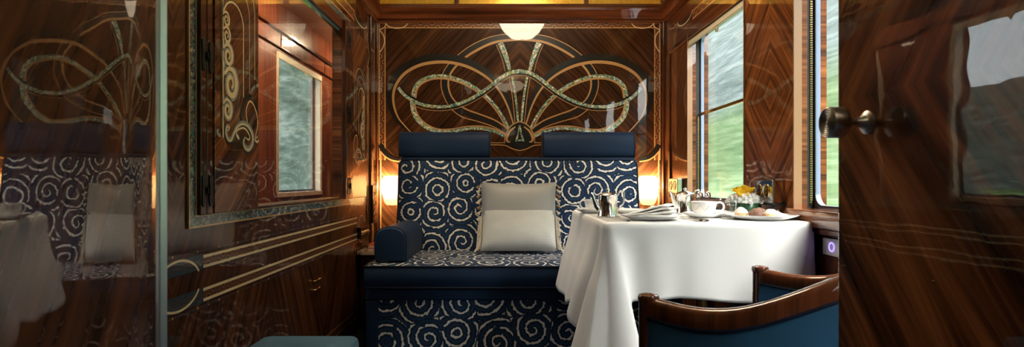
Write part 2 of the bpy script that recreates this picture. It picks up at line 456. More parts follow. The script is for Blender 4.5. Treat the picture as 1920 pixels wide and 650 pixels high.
M['yellow'] = petal('yellow_petal', (0.90, 0.62, 0.04))
M['white_petal'] = petal('white_blossom', (0.95, 0.95, 0.93))
M['stem'] = plain('green_stem', (0.05, 0.16, 0.04), 0.6)
def pastry(name, c1, c2, sc):
    t = NT(name); o = t.obj(); n = t.noise(o, sc, 3)
    t.bsdf(t.ramp(n, [(0.35, c1), (0.65, c2)]), 0.6, normal=t.bump(n, 0.5, 0.01)); return t.m
M['bun'] = pastry('baked_choux', (0.60, 0.33, 0.12), (0.74, 0.52, 0.26), 40)
M['sugar'] = pastry('icing_sugar', (0.88, 0.86, 0.82), (0.80, 0.72, 0.58), 60)
M['choc'] = pastry('chocolate_crumb', (0.10, 0.038, 0.022), (0.30, 0.15, 0.10), 260)
M['carpet'] = cloth_mat('dark_blue_carpet', (0.012, 0.020, 0.040), 0.9, sc=300, strength=0.6)
M['ceil'] = plain('ceiling_panel_cream', (0.78, 0.72, 0.62), 0.6)
M['ceil_white'] = plain('corridor_ceiling', (0.55, 0.40, 0.28), 0.4, coat=0.5)
M['jamb_cream'] = plain('cream_jamb', (0.62, 0.46, 0.33), 0.35, coat=0.4)
M['slip'] = plain('pale_casing_edge', (0.36, 0.20, 0.105), 0.25, coat=0.6)

t = NT('amber_mirror_glass'); o = t.obj()
n = t.noise(t.vmath('MULTIPLY', o, (1.0, 1.0, 1.0)), 11, 2, 0.5, 1.8)
t.bsdf(t.ramp(n, [(0.30, (0.05, 0.025, 0.006)), (0.36, (0.66, 0.38, 0.04)), (0.6, (0.80, 0.52, 0.08)), (0.75, (0.60, 0.33, 0.03))]), 0.12, metal=0.45); M['amber'] = t.m

def glass(name, tint=(0.96, 0.98, 0.97), ior=1.5, ripple=False):
    t = NT(name); tr = t.n('ShaderNodeBsdfTransparent'); tr.inputs[0].default_value = (*tint, 1)
    gl = t.n('ShaderNodeBsdfGlossy'); gl.inputs['Roughness'].default_value = 0.0; fr = t.n('ShaderNodeFresnel'); fr.inputs[0].default_value = ior
    if ripple:
        b = t.bump(t.noise(t.pos(), 9, 1), 0.04, 0.01); t.link(b, gl.inputs['Normal'])
    mx = t.n('ShaderNodeMixShader'); t.link(t.math('MULTIPLY', fr.outputs[0], t.math('SUBTRACT', 1.0, t.n('ShaderNodeNewGeometry').outputs['Backfacing'])), mx.inputs[0]); t.link(tr.outputs[0], mx.inputs[1]); t.link(gl.outputs[0], mx.inputs[2])
    t.link(mx.outputs[0], t.out.inputs[0]); return t.m
M['pane'] = glass('window_glass')
M['crystal'] = glass('clear_crystal', (0.93, 0.95, 0.95), 1.6)

def shade(name):
    t = NT(name)
    tl = t.n('ShaderNodeBsdfTranslucent'); tl.inputs[0].default_value = (0.085, 0.066, 0.042, 1)
    df = t.n('ShaderNodeBsdfPrincipled'); df.inputs['Base Color'].default_value = (0.85, 0.78, 0.66, 1); df.inputs['Roughness'].default_value = 0.15
    mx = t.n('ShaderNodeMixShader'); mx.inputs[0].default_value = 0.35
    t.link(tl.outputs[0], mx.inputs[1]); t.link(df.outputs[0], mx.inputs[2]); t.link(mx.outputs[0], t.out.inputs[0]); return t.m
M['shade'] = shade('frosted_glass_shade')
def emit(name, col, s):
    t = NT(name); e = t.n('ShaderNodeEmission'); e.inputs[0].default_value = (*col, 1); e.inputs[1].default_value = s
    t.link(e.outputs[0], t.out.inputs[0]); return t.m
L_BULB, L_BOWL, L_CORR, L_SKY = 1500.0, 8.5, 95.0, 1.5
M['bulb'] = emit('warm_bulb', (1.0, 0.66, 0.32), L_BULB)
M['bowl'] = emit('glowing_alabaster_bowl', (1.0, 0.80, 0.56), L_BOWL)
M['fill_glow'] = emit('fill_uplighter_disc', (1.0, 0.85, 0.69), 780.0)  # added upward glow, bounced off the ceiling as fill
M['bowl_fill'] = emit('ceiling_lamp_fill_disc', (1.0, 0.86, 0.68), 1900.0)  # extra glow added inside the bowl to lift the cabin light
M['alabaster'] = plain('fill_uplighter_bowl', (0.6, 0.5, 0.36), 0.3, emit=(1.0, 0.8, 0.55), estr=1.2)  # weakly glowing bowl of the added fill lamp
M['corrlamp'] = emit('corridor_lamp_glass', (1.0, 0.78, 0.50), L_CORR)

def land(name, side):
    t = NT(name); p = t.pos(); P = t.xyz(p)
    streak = t.noise(t.vmath('MULTIPLY', p, (0.9, 0.16, 1.3)), 1.0, 5, 0.65)
    fine = t.noise(t.vmath('MULTIPLY', p, (3.0, 0.35, 5.0)), 1.0, 4, 0.6)
    big = t.noise(t.vmath('MULTIPLY', p, (0.06, 0.03, 0.12)), 1.0, 3, 0.5)
    f = t.math('ADD', t.math('MULTIPLY', streak, 0.6), t.math('MULTIPLY', fine, 0.4))
    if side == 'right':
        mead = t.ramp(f, [(0.36, (0.060, 0.098, 0.044)), (0.5, (0.102, 0.150, 0.072)), (0.64, (0.175, 0.220, 0.128))])
        wood_ = t.ramp(f, [(0.36, (0.062, 0.080, 0.072)), (0.5, (0.118, 0.142, 0.131)), (0.64, (0.200, 0.228, 0.218))])
        h = t.math('ADD', P[2], t.math('MULTIPLY', t.math('SUBTRACT', big, 0.5), 6.0))
        col = t.mix(t.math('MULTIPLY_ADD', h, 0.5, -2.3, clamp=True), mead, wood_)
    else:
        mead = t.ramp(f, [(0.32, (0.04, 0.085, 0.02)), (0.5, (0.075, 0.14, 0.03)), (0.68, (0.13, 0.19, 0.06))])
        wood_ = t.ramp(f, [(0.34, (0.014, 0.021, 0.017)), (0.5, (0.032, 0.044, 0.037)), (0.66, (0.080, 0.094, 0.087))])
        col = t.mix(t.math('MULTIPLY_ADD', P[2], 1.4, 0.6, clamp=True), mead, wood_)
    t.bsdf(col, 0.95, spec=0.05); return t.m
M['land_right'] = land('right_hillside', 'right')
M['land_left'] = land('left_hillside', 'left')
# ================================================================== the cabin shell
def PB(a, b, l=0.0): return (a, YB - 0.0008 - l, b)
def PL(a, b, l=0.0): return (XL + 0.0008 + l, a, b)
def PR(a, b, l=0.0): return (XR - 0.0008 - l, a, b)
YN, YF = -2.6, 6.6      # how far the carriage runs behind and ahead
XC = -1.60              # outer wall of the side corridor
SILL, HEAD = 0.775, 1.735

fl = struct('floor', MB().box(XC - 0.1, XR + 0.12, YN, YF, -0.05, 0.0), M['carpet'])
struct('ceiling', MB().box(XL - 0.05, XR + 0.12, YN, YB + 0.05, CEIL, CEIL + 0.05), M['ceil'])
wb = struct('wall_back', MB().box(XL - 0.05, XR + 0.12, YB, YB + 0.05, 0, CEIL), M['wood_end'])
struct('wall_front', MB().box(XC - 0.1, XR + 0.12, YN - 0.05, YN, 0, CEIL), M['wood_left'])

# left wall with the opening of the corridor window
GY0, GY1, GZ0, GZ1 = 1.905, 2.965, 0.782, 1.690
mb = MB()
mb.box(XL - 0.05, XL, YN, GY0, 0, CEIL); mb.box(XL - 0.05, XL, GY1, YB, 0, CEIL)
mb.box(XL - 0.05, XL, GY0, GY1, 0, GZ0); mb.box(XL - 0.05, XL, GY0, GY1, GZ1, CEIL)
wl = struct('wall_left', mb, M['wood_left'])

# right wall: window openings, the far end bay, the pillar between the windows
OPEN = [(2.52, 3.29), (1.02, 2.094), (-0.55, 0.55), (-2.0, -0.95)]
XO = 1.22
mb = MB(); mb.box(XR, XO, YN, YB, 0, SILL - 0.06); mb.box(XR, XO, YN, YB, HEAD, CEIL)
struct('wall_right', mb, M['wood_right'])
pl = struct('wall_right_pillar', MB().box(XR, XO, 2.094, 2.52, SILL - 0.06, HEAD), M['wood_pillar'])
struct('wall_right_end', MB().box(XR, XO, 3.29, YB, SILL - 0.06, HEAD), M['wood_right'])
mb = MB()
for a, b in [(0.55, 1.02), (-0.95, -0.55), (YN, -2.0)]: mb.box(XR, XO, a, b, SILL - 0.06, HEAD)
struct('wall_right_near', mb, M['wood_right'])

# ---------------------------------------------------------------- windows of the right wall
XG = 1.178
def rrect(y0, y1, z0, z1, r, n=6):
    p = []
    for cy, cz, a in ((y1 - r, z1 - r, 0), (y0 + r, z1 - r, 90), (y0 + r, z0 + r, 180), (y1 - r, z0 + r, 270)):
        for i in range(n + 1):
            t = R(a + 90 * i / n); p.append((cy + r * math.cos(t), cz + r * math.sin(t)))
    return p
def right_window(name, y0, y1, rail, lab):
    mb = MB(); z0, z1 = SILL - 0.005, HEAD
    # outer frame filling the opening with a rounded light
    o = rrect(y0, y1, z0 - 0.055, z1, 0.002); i_ = rrect(y0 + 0.02, y1 - 0.012, z0 + 0.012, z1 - 0.01, 0.045)
    for X0 in (XG - 0.006, XG + 0.012):
        mb._add([(X0, a, b) for a, b in o] + [(X0, a, b) for a, b in i_], [(k, (k + 1) % 28, 28 + (k + 1) % 28, 28 + k) for k in range(28)], 0)
    mb._add([(XG - 0.006, a, b) for a, b in i_] + [(XG + 0.012, a, b) for a, b in i_], [(k, (k + 1) % 28, 28 + (k + 1) % 28, 28 + k) for k in range(28)], 0, True)
    w = struct(name, mb, M['alu'])
    MB().box(XG + 0.001, XG + 0.005, y0 + 0.01, y1 - 0.006, z0, z1).build('pane', M['pane'], w)
    g = MB(); g.tube([(XG - 0.007, a, b) for a, b in rrect(y0 + 0.017, y1 - 0.009, z0 + 0.009, z1 - 0.008, 0.047)], 0.0035, 6, closed=True)
    g.build('glazing_bead', M['rubber'], w)
    # jamb linings seen edge-on: pale slip, walnut, gasket, brass ladder
    for (yy, d) in ((y1, -1), (y0, 1)):
        MB().box(XR - 0.006, XR + 0.024, yy, yy + d * 0.006, z0 - 0.055, z1).build('casing', M['slip'], w)
        MB().box(XR + 0.024, XR + 0.044, yy, yy + d * 0.005, z0 - 0.055, z1).build('jamb_lining', M['wood_sill'], w)
        MB().box(XR + 0.044, XG - 0.006, yy, yy + d * 0.004, z0 - 0.055, z1).build('gasket', M['rubber'], w)
        lad = MB(); X0 = XR + 0.058
        top = (rail - 0.01) if (rail and d < 0) else z1 - 0.03
        k = int((top - z0) / 0.0085)
        for q in range(k):
            zz = z0 + 0.012 + q * 0.0085
            lad.box(X0 - 0.0045, X0 + 0.0045, yy + d * 0.004, yy + d * 0.009, zz, zz + 0.0045)
        lad.build('brass_ladder', M['brass'], w)
    if rail:
        MB().box(XG - 0.016, XG - 0.004, y0 + 0.01, y1 - 0.006, rail - 0.010, rail + 0.008).build('meeting_rail', M['brass'], w, bevel=0.004)
    mb = MB().box(XR - 0.012, XG - 0.004, y0, y1, z0 - 0.012, z0)
    mb.build('sill_board', M['wood_sill'], w)
    return w
right_window('window_1', 2.52, 3.29, 1.264, '')
right_window('window_2', 1.02, 2.094, None, '')
right_window('window_3', -0.55, 0.55, None, '')
right_window('window_4', -2.0, -0.95, None, '')
# sill ledge and dado under the near window
struct('trim_1', MB().box(XR - 0.045, XR, 1.0, 2.075, 0.712, 0.772).box(XR - 0.030, XR, 1.0, 2.075, 0.690, 0.712), M['wood_sill'], bevel=0.006)
struct('trim_2', MB().box(XR - 0.012, XR, 1.0, 2.0, 0.40, 0.52).box(XR - 0.008, XR, 1.0, 2.075, 0.535, 0.685), M['wood_right'], bevel=0.003)
struct('trim_3', MB().box(XR - 0.018, XR, 2.52, 3.62, 0.735, 0.770), M['wood_sill'], bevel=0.004)

# pelmet board above the right windows, with its string inlay
mb = MB().box(XR - 0.005, XR, 0.6, 3.69, 1.706, 1.945, 0).box(XR - 0.009, XR, 0.6, 3.69, 1.700, 1.707, 1)
pel = struct('trim_4', mb, [M['wood_trim_y'], M['wood_sill']], bevel=0.002)
def PR2(a, b, l=0.0): return (XR - 0.0058 - l, a, b)

def scallop(mb, pts, plane, r, step, h, mats, lift=0.0004, lw=0.30):
    """row of half-discs alternating from both edges of a band; pts = straight centre line (two ends), h = band half height"""
    (a0, b0), (a1, b1) = pts; L = math.hypot(a1 - a0, b1 - b0); ta, tb = (a1 - a0) / L, (b1 - b0) / L; na, nb = -tb, ta
    n = int(L / step)
    for i in range(n):
        c = (i + 0.5) * L / n; s = 1 if i % 2 else -1
        ca, cb = a0 + ta * c + na * s * h, b0 + tb * c + nb * s * h
        pr = []
        for q in range(9):
            t = PI * q / 8; u = r * math.cos(t); v = -s * r * 0.95 * math.sin(t)
            pr.append((ca + ta * u + na * v, cb + tb * u + nb * v))
        mb.area(pr, plane, lift, mats[0]); mb.ribbon(pr, r * lw, plane, lift + 0.0003, mats[1])

INL = [M['tan'], M['cream'], M['ebony'], M['abalone'], M['rust'], M['silver'], M['navy_inlay'], M['wood_end']]
T_, C_, E_, A_, R_, S_, N_, W_ = range(8)

for (pl_, nm, wallobj) in ((PR2, 'string_inlay', pel), ):
    b = MB()
    b.ribbon([(0.7, 1.846), (3.20, 1.846)], 0.006, pl_, 0.0002, T_); b.ribbon([(0.7, 1.800), (3.20, 1.800)], 0.006, pl_, 0.0002, T_)
    b.ribbon([(0.7, 1.823), (3.20, 1.823)], 0.040, pl_, 0.0, R_)
    scallop(b, [(1.5, 1.823), (3.20, 1.823)], pl_, 0.013, 0.042, 0.020, (E_, T_))
    b.ribbon([(3.20, 1.823), (3.48, 1.823)], 0.046, pl_, 0.0, E_)
    b.ribbon(arc(3.33, 1.855, 0.13, 185, 355, 16, 0.045), 0.005, pl_, 0.0004, C_)
    b.ribbon([(3.46, 1.86), (3.50, 1.80), (3.52, 1.74)], 0.004, pl_, 0.0004, C_)
    b.build(nm, INL, wallobj)

# roller blinds drawn just below the pelmet
def blind(name, y0, y1, label):
    o = thing(name, label, 'blind', (XR + 0.03, (y0 + y1) / 2, 1.70))
    MB().box(XR + 0.026, XR + 0.028, y0 + 0.01, y1 - 0.008, 1.69, 1.733).build('cloth', M['blindcloth'], o)
    c = MB(); sec = [(0, 1.668), (0.010, 1.665), (0.018, 1.672), (0.016, 1.700), (0.004, 1.702)]
    c.prism([(XR - 0.001 + a, y0 + 0.008, z) for a, z in sec], (0, y1 - y0 - 0.012, 0), smooth=False)
    yc = y0 + (y1 - y0) * 0.45
    c.prism([(XR + 0.004, yc + a, z) for a, z in [(-0.026, 1.668), (0.026, 1.668), (0.013, 1.655), (0.011, 1.643), (0.0, 1.636), (-0.011, 1.643), (-0.013, 1.655)]], (0.006, 0, 0))
    bar = c.build('hem_bar', M['blindcloth'], o, bevel=0.0015)
    MB().tube([(XR + 0.0025, yc + 0.0075 * math.cos(t * PI / 6), 1.647 + 0.0075 * math.sin(t * PI / 6)) for t in range(12)], 0.0022, 6, closed=True).build('eyelet', M['brass'], bar)
    return o
blind('roller_blind', 2.52, 3.29, 'beige roller blind rolled up over the far right window, eyelet tab below')
blind('roller_blind', 1.02, 2.094, 'beige roller blind at the top of the near right window beside the open door')

# ---------------------------------------------------------------- cornice, frieze and corner posts
def cornice(name, p0, p1, inward, mat):
    sec = [(0.0, 1.935), (0.020, 1.935), (0.026, 1.942), (0.020, 1.950), (0.028, 1.958), (0.046, 1.990), (0.060, 2.004), (0.066, 2.016), (0.060, 2.028), (0.045, 2.032), (0.040, 2.050), (0.0, 2.050)]
    a, b, n = Vector(p0), Vector(p1), Vector(inward)
    mb = MB(); vs = [a + n * s + Vector((0, 0, z)) for s, z in sec]
    mb.prism(vs, b - a); return struct(name, mb, mat, sharp=30)
cornice('trim_5', (XL, YB, 0), (XR, YB, 0), (0, -1, 0), M['wood_trim'])
cornice('trim_6', (XL, -2.5, 0), (XL, YB, 0), (1, 0, 0), M['wood_trim_y'])
cornice('trim_7', (XR, -2.5, 0), (XR, YB, 0), (-1, 0, 0), M['wood_trim_y'])
mb = MB()
for X in (XL + 0.02, -0.297, 0.566, XR - 0.02): mb.box(X - 0.016, X + 0.016, YB - 0.03, YB, 2.05, 2.30)
mb.box(XL, XR, YB - 0.035, YB, 2.29, CEIL)
struct('trim_8', mb, M['wood_trim'], bevel=0.006)
mb = MB()
for Y in (0.4, 1.5, 2.6, 3.70):
    mb.box(XL, XL + 0.03, Y - 0.018, Y + 0.018, 2.05, 2.30); mb.box(XR - 0.03, XR, Y - 0.018, Y + 0.018, 2.05, 2.30)
mb.box(XL, XL + 0.035, -2.5, YB, 2.29, CEIL); mb.box(XR - 0.035, XR, -2.5, YB, 2.29, CEIL)
struct('trim_9', mb, M['wood_trim_y'], bevel=0.006)
def amber(name, quad, lab):
    o = MB().prism(quad[0], quad[1]).build(name, M['amber']); tag(o, lab, 'glass panel', 'amber frieze panels'); return o
k = 0.012
for (x0, x1, lab) in ((XL + 0.036, -0.313, 'amber marbled glass frieze panel, left one above the sofa wall'), (-0.281, 0.55, 'wide amber marbled glass frieze panel centred above the sofa wall'), (0.582, XR - 0.036, 'amber marbled glass frieze panel, right one above the sofa wall')):
    amber('frieze_panel', ([(x0, YB - k, 2.052), (x1, YB - k, 2.052), (x1, YB - k, 2.288), (x0, YB - k, 2.288)], (0, 0.008, 0)), lab)
for sx, X, nm in ((1, XL, 'left'), (-1, XR, 'right')):
    for y0, y1, pos in ((2.62, 3.68, 'nearest the sofa'), (1.52, 2.58, 'in the middle'), (0.42, 1.48, 'nearest the open doors')):
        amber('frieze_panel', ([(X + sx * k, y0, 2.052), (X + sx * k, y1, 2.052), (X + sx * k, y1, 2.288), (X + sx * k, y0, 2.288)], (-sx * 0.008, 0, 0)), 'amber marbled glass frieze panel high on the %s wall, %s' % (nm, pos))
# corner posts
struct('trim_10', MB().box(XL, XL + 0.012, YB - 0.16, YB - 0.02, 0, 1.935).box(XL, XL + 0.022, YB - 0.025, YB, 0, 1.935), M['wood_post'], bevel=0.004)
struct('trim_11', MB().box(XR - 0.022, XR, YB - 0.03, YB, 0, 1.935).box(XR - 0.010, XR, 3.62, YB - 0.03, 0.70, 1.70), M['wood_post'], bevel=0.004)
struct('baseboard_left', MB().box(XL, XL + 0.012, 1.3, YB, 0, 0.09), M['wood_stile'], bevel=0.004)

# ---------------------------------------------------------------- end wall marquetry
def cb(pts, n=10):
    """crop pixels of the end wall -> plane metres, smoothed"""
    return spline([back(680 + u / 2.031, v / 2.031) for u, v in pts], n)
XM = back(680 + 598 / 2.031, 0)[0]
def mir(pts): return [(2 * XM - a, b) for a, b in pts]
mb = MB()
def both(pts, w, lift, m):
    mb.ribbon(pts, w, PB, lift, m); mb.ribbon(mir(pts), w, PB, lift, m)
U = (YB / FPX) / 2.031     # metres per crop pixel
l = 0.0003
# arch with its black band (drawn whole, below the loops)
archL = [(548, 500), (500, 470), (440, 447), (385, 428), (345, 395), (318, 350), (313, 305), (330, 262), (372, 218), (430, 178), (505, 148), (598, 138)]
a1 = cb(archL); both(a1, [9 * U, 14 * U, 17 * U, 18 * U, 22 * U, 27 * U, 27 * U], l, E_)
tin = cb([(553, 490), (505, 458), (450, 436), (400, 418), (362, 395), (336, 362), (326, 318), (338, 275), (380, 228), (437, 190), (508, 160), (598, 150)])
both(tin, [5 * U, 5 * U, 5 * U, 7 * U, 9 * U, 9 * U], 2 * l, T_)
tout = cb([(541, 506), (495, 481), (435, 461), (375, 443), (330, 405), (304, 352), (299, 303), (318, 256), (362, 210), (422, 168), (500, 137), (598, 126)])
both(tout, 3.2 * U, 2 * l, T_)
# big side loop: black crescent and maple line
tanl = cb([(186, 506), (160, 478), (136, 448), (120, 405), (117, 360), (130, 318), (165, 276), (225, 246), (300, 236), (370, 245), (430, 268), (485, 305), (525, 352), (552, 405), (568, 452), (576, 480)], 12)
ws_t = [3 * U, 5 * U, 9 * U, 11 * U, 12 * U, 11 * U, 8 * U, 6 * U, 5 * U]
ws_b = [4 * U, 12 * U, 18 * U, 24 * U, 26 * U, 26 * U, 26 * U, 24 * U, 18 * U, 10 * U, 4 * U]
kk = len(tanl)
def lerp_list(ws, k): 
    r = []
    for i in range(k):
        x = i * (len(ws) - 1) / (k - 1); j = min(int(x), len(ws) - 2); r.append(ws[j] + (ws[j + 1] - ws[j]) * (x - j))
    return r
wt, wbk = lerp_list(ws_t, kk), lerp_list(ws_b, kk)
blk = offset(tanl, [ (wt[i] / 2 + wbk[i] / 2) for i in range(kk)])
if blk[kk // 2][1] < tanl[kk // 2][1]: blk = offset(tanl, [-(wt[i] / 2 + wbk[i] / 2) for i in range(kk)])
both(blk, wbk, 3 * l, E_); both(tanl, wt, 4 * l, T_)
# inner mother-of-pearl loop, upper and lower branch
up = cb([(192, 372), (198, 336), (222, 308), (262, 292), (310, 290), (360, 301), (412, 324), (460, 357), (500, 396), (532, 440), (556, 486)])
lo = cb([(188, 368), (190, 410), (206, 450), (240, 482), (290, 501), (345, 499), (400, 490), (455, 490), (505, 502), (543, 520)])
both(offset(up, -9 * U), [8 * U, 9 * U, 7 * U, 5 * U, 5 * U, 5 * U], 4 * l, T_); both(up, [13 * U, 15 * U, 12 * U, 11 * U, 9 * U, 8 * U], 5 * l, A_)
both(offset(lo, 9 * U), [8 * U, 8 * U, 6 * U, 4 * U, 5 * U, 7 * U], 4 * l, T_); both(lo, [14 * U, 16 * U, 14 * U, 11 * U, 10 * U, 10 * U], 5 * l, A_)
# wave of mother-of-pearl with black ebony line
wv = cb([(136, 334), (160, 362), (200, 388), (255, 404), (320, 405), (380, 390), (430, 366), (480, 332), (525, 297), (562, 277), (598, 271)])
both(offset(wv, [9 * U * (1 if i < len(wv) * 0.42 else -1) for i in range(len(wv))]) if False else offset(wv[:len(wv) // 2 - 8], 9 * U), [2 * U, 9 * U, 4 * U, 1 * U], 5 * l, E_)
both(offset(wv[len(wv) // 2 - 22:], -10 * U), [1 * U, 5 * U, 7 * U, 7 * U, 7 * U], 5 * l, E_)
both(offset(wv[len(wv) // 2 - 30:], -15 * U), 2.2 * U, 5 * l, T_)
both(wv, [11 * U, 13 * U, 11 * U, 12 * U, 14 * U, 15 * U], 6 * l, A_)
# upright fan ribs
rib1 = cb([(524, 163), (540, 200), (553, 240), (559, 268)]); both(rib1, [22 * U, 17 * U, 11 * U], 5 * l, A_)
both(offset(rib1, -12 * U), [5 * U, 5 * U, 3 * U], 4 * l, E_); both(offset(rib1, -17 * U), 2.2 * U, 4 * l, T_)
rib2 = cb([(570, 294), (578, 340), (586, 400), (592, 470)]); both(rib2, [9 * U, 8 * U, 8 * U], 5 * l, A_)
both(offset(rib2, -8 * U), [7 * U, 5 * U, 3 * U], 4 * l, E_); both(offset(rib2, -12 * U), 2.4 * U, 4 * l, T_)
both(cb([(540, 352), (556, 400), (572, 470)]), [20 * U, 13 * U, 4 * U], 2 * l, E_)
# shell
sh = cb([(540, 545), (545, 512), (560, 484), (580, 469), (598, 463)])
mb.area(sh + list(reversed(mir(sh)))[0:] + [back(680 + 598 / 2.031, 573 / 2.031)], PB, 6 * l, E_)
both(sh, 4 * U, 7 * l, T_); both(cb([(487, 551), (540, 553), (570, 566), (598, 573)]), 3.5 * U, 7 * l, T_); both(cb([(487, 543), (537, 542), (540, 525)]), 3 * U, 7 * l, T_)
both(cb([(582, 482), (560, 500), (549, 525), (552, 538), (562, 540)]), [4 * U, 9 * U, 8 * U, 4 * U], 7 * l, T_)
both(cb([(597, 475), (592, 510), (583, 538)]), [3 * U, 6 * U, 7 * U], 8 * l, A_); mb.ribbon([back(680 + 586 / 2.031, 534 / 2.031), back(680 + 610 / 2.031, 534 / 2.031)], 5 * U, PB, 8 * l, A_)
mb.build('fan_marquetry', INL, wb)
# border
mb = MB()
def bp(px, py): return back(px, py)
o = [bp(711, 300), bp(711, 43), bp(1237, 43), bp(1237, 300)]; i_ = [bp(722, 300), bp(722, 52), bp(1227.5, 52), bp(1227.5, 300)]
mid = [((a[0] + b[0]) / 2, (a[1] + b[1]) / 2) for a, b in zip(o, i_)]
for p, q in ((0, 1), (1, 2), (2, 3)):
    mb.ribbon([mid[p], mid[q]], 0.034, PB, 0.0, R_)
    mb.ribbon([o[p], o[q]], 0.0085, PB, l, T_); mb.ribbon([i_[p], i_[q]], 0.0075, PB, l, T_)
scallop(mb, [bp(772, 47.5), bp(1175, 47.5)], PB, 0.0125, 0.0385, 0.014, (E_, T_))
scallop(mb, [bp(716.5, 272), bp(716.5, 100)], PB, 0.0125, 0.0385, 0.015, (E_, T_)); scallop(mb, [bp(1232.5, 272), bp(1232.5, 100)], PB, 0.0125, 0.0385, 0.015, (E_, T_))
for s in (0, 1):
    f = (lambda p: mir(p)) if s else (lambda p: p)
    mb.ribbon(f(spline([bp(724, 45), bp(730, 50), bp(743, 53), bp(757, 51), bp(765, 44)], 6)), 0.006, PB, 3 * l, C_)
    mb.ribbon(f(spline([bp(712, 57), bp(719, 66), bp(721, 78), bp(718, 89), bp(712, 98)], 6)), 0.006, PB, 3 * l, C_)
    mb.ribbon(f(spline([bp(723, 43), bp(722, 50), bp(712, 56)], 6)), 0.006, PB, 3 * l, C_)
    # side panels behind the wall lamps
    blkc = spline([bp(712, 271), bp(716, 276), bp(722, 287), bp(733, 295), bp(748, 299)], 8)
    mb.ribbon(f(blkc), [0.026, 0.036, 0.034, 0.022, 0.010], PB, 2 * l, E_)
    tl = spline([bp(714, 284), bp(722, 293), bp(734, 300), bp(750, 303)], 8); mb.ribbon(f(tl), 0.008, PB, 3 * l, T_)
    mb.ribbon(f([bp(714, 283), bp(714, 520)]), 0.008, PB, 3 * l, T_); mb.ribbon(f([bp(706.5, 268), bp(706.5, 520)]), 0.030, PB, l, E_)
mb.build('border_marquetry', INL, wb)

# ---------------------------------------------------------------- left wall marquetry
mb = MB()
for (z0, z1, dz) in ((0.6245, 0.661, 0.6745), (0.529, 0.567, 0.5165)):
    zm = (z0 + z1) / 2
    mb.ribbon([(1.587, zm), (3.28, zm)], z1 - z0, PL, 0.0, R_)
    mb.ribbon([(1.587, z1 - 0.004), (3.28, z1 - 0.004)], 0.0085, PL, l, C_); mb.ribbon([(1.587, z0 + 0.004), (3.28, z0 + 0.004)], 0.0085, PL, l, C_)
    mb.ribbon([(1.587, z1 + 0.0015), (3.28, z1 + 0.0015)], 0.0022, PL, l, E_); mb.ribbon([(1.587, z0 - 0.0015), (3.28, z0 - 0.0015)], 0.0022, PL, l, E_)
    scallop(mb, [(1.60, zm), (3.27, zm)], PL, 0.0098, 0.0285, 0.0105, (E_, T_), lift=0.0004, lw=0.16)
    mb.ribbon([(1.30, dz), (3.30, dz)], 0.0095, PL, 0.0, E_)
    n = 150
    for i in range(n):
        y = 1.32 + i * 0.0132
        mb.area([(y + 0.0052 * math.cos(t), dz + 0.0036 * math.sin(t)) for t in (0, 1.05, 2.1, 3.14, 4.2, 5.25)], PL, l, R_ if i % 9 else T_)
    for (e0, e1) in ((1.30, 1.585), (3.283, 3.50)):
        mb.ribbon([(e0, zm), (e1, zm)], z1 - z0 + 0.004, PL, 0.0, N_)
        for q in (0.28, 0.5, 0.72):
            mb.ribbon([(e0, z0 + (z1 - z0) * q), (e1, z0 + (z1 - z0) * q)], 0.0022, PL, l, R_)
for a0, a1 in ((22, 158), (202, 338)):
    mb.ribbon(arc(1.465, 0.595, 0.105, a0, a1, 20, 0.066), 0.0065, PL, 3 * l, C_)
    mb.ribbon(arc(3.385, 0.585, 0.085, a0, a1, 20, 0.080), 0.006, PL, 3 * l, C_)
# string border near the sofa end and along the top
mb.ribbon([(3.535, 0.52), (3.535, 1.60)], 0.007, PL, l, C_); mb.ribbon([(3.575, 0.52), (3.575, 1.60)], 0.006, PL, l, T_); mb.ribbon([(3.555, 0.52), (3.555, 1.60)], 0.034, PL, 0.0, R_)
scallop(mb, [(3.555, 0.9), (3.555, 1.55)], PL, 0.011, 0.036, 0.014, (E_, T_))
mb.ribbon(spline([(3.54, 1.60), (3.58, 1.68), (3.54, 1.76), (3.50, 1.82)], 6), 0.006, PL, 2 * l, C_)
mb.ribbon(arc(3.36, 1.855, 0.15, 185, 355, 14, 0.05), 0.006, PL, 3 * l, C_)
mb.ribbon([(3.22, 1.826), (3.50, 1.826)], 0.050, PL, 0.0, E_)
mb.ribbon([(1.3, 1.826), (3.22, 1.826)], 0.044, PL, 0.0, R_); mb.ribbon([(1.3, 1.851), (3.22, 1.851)], 0.008, PL, l, T_); mb.ribbon([(1.3, 1.801), (3.22, 1.801)], 0.008, PL, l, T_)
scallop(mb, [(1.8, 1.826), (3.2, 1.826)], PL, 0.013, 0.042, 0.020, (E_, T_))
for z in (0.072, 0.100): mb.ribbon([(1.35, z + 0.02), (3.2, z + 0.02)], 0.006, PL, 0.0126 if z < 0.08 else l, T_)
mb.build('band_marquetry', INL, wl)

# ---------------------------------------------------------------- corridor window in the left wall with folding shutters
FY0, FY1, FZ0, FZ1 = 1.505, 3.43, 0.742, 1.765
def frame_strip(mb, a0, a1, b0, b1, X1, m): mb.box(XL, XL + X1, a0, a1, b0, b1, m)
fr = thing('window_5', None, None, (XL, 2.4, 0.74)); fr['kind'] = 'structure'
mb = MB()
mb.box(XL, XL + 0.005, FY0 + 0.005, FY0 + 0.034, FZ0 + 0.005, FZ1, 0); mb.box(XL, XL + 0.005, FY0 + 0.034, FY1, FZ0 + 0.005, FZ0 + 0.030, 0); mb.box(XL, XL + 0.005, FY0 + 0.034, 3.12, FZ1 - 0.034, FZ1 - 0.005, 0)
mb.box(XL, XL + 0.006, FY0, FY0 + 0.005, FZ0, FZ1, 1); mb.box(XL, XL + 0.006, FY0 + 0.034, FY0 + 0.040, FZ0 + 0.030, FZ1 - 0.034, 1)
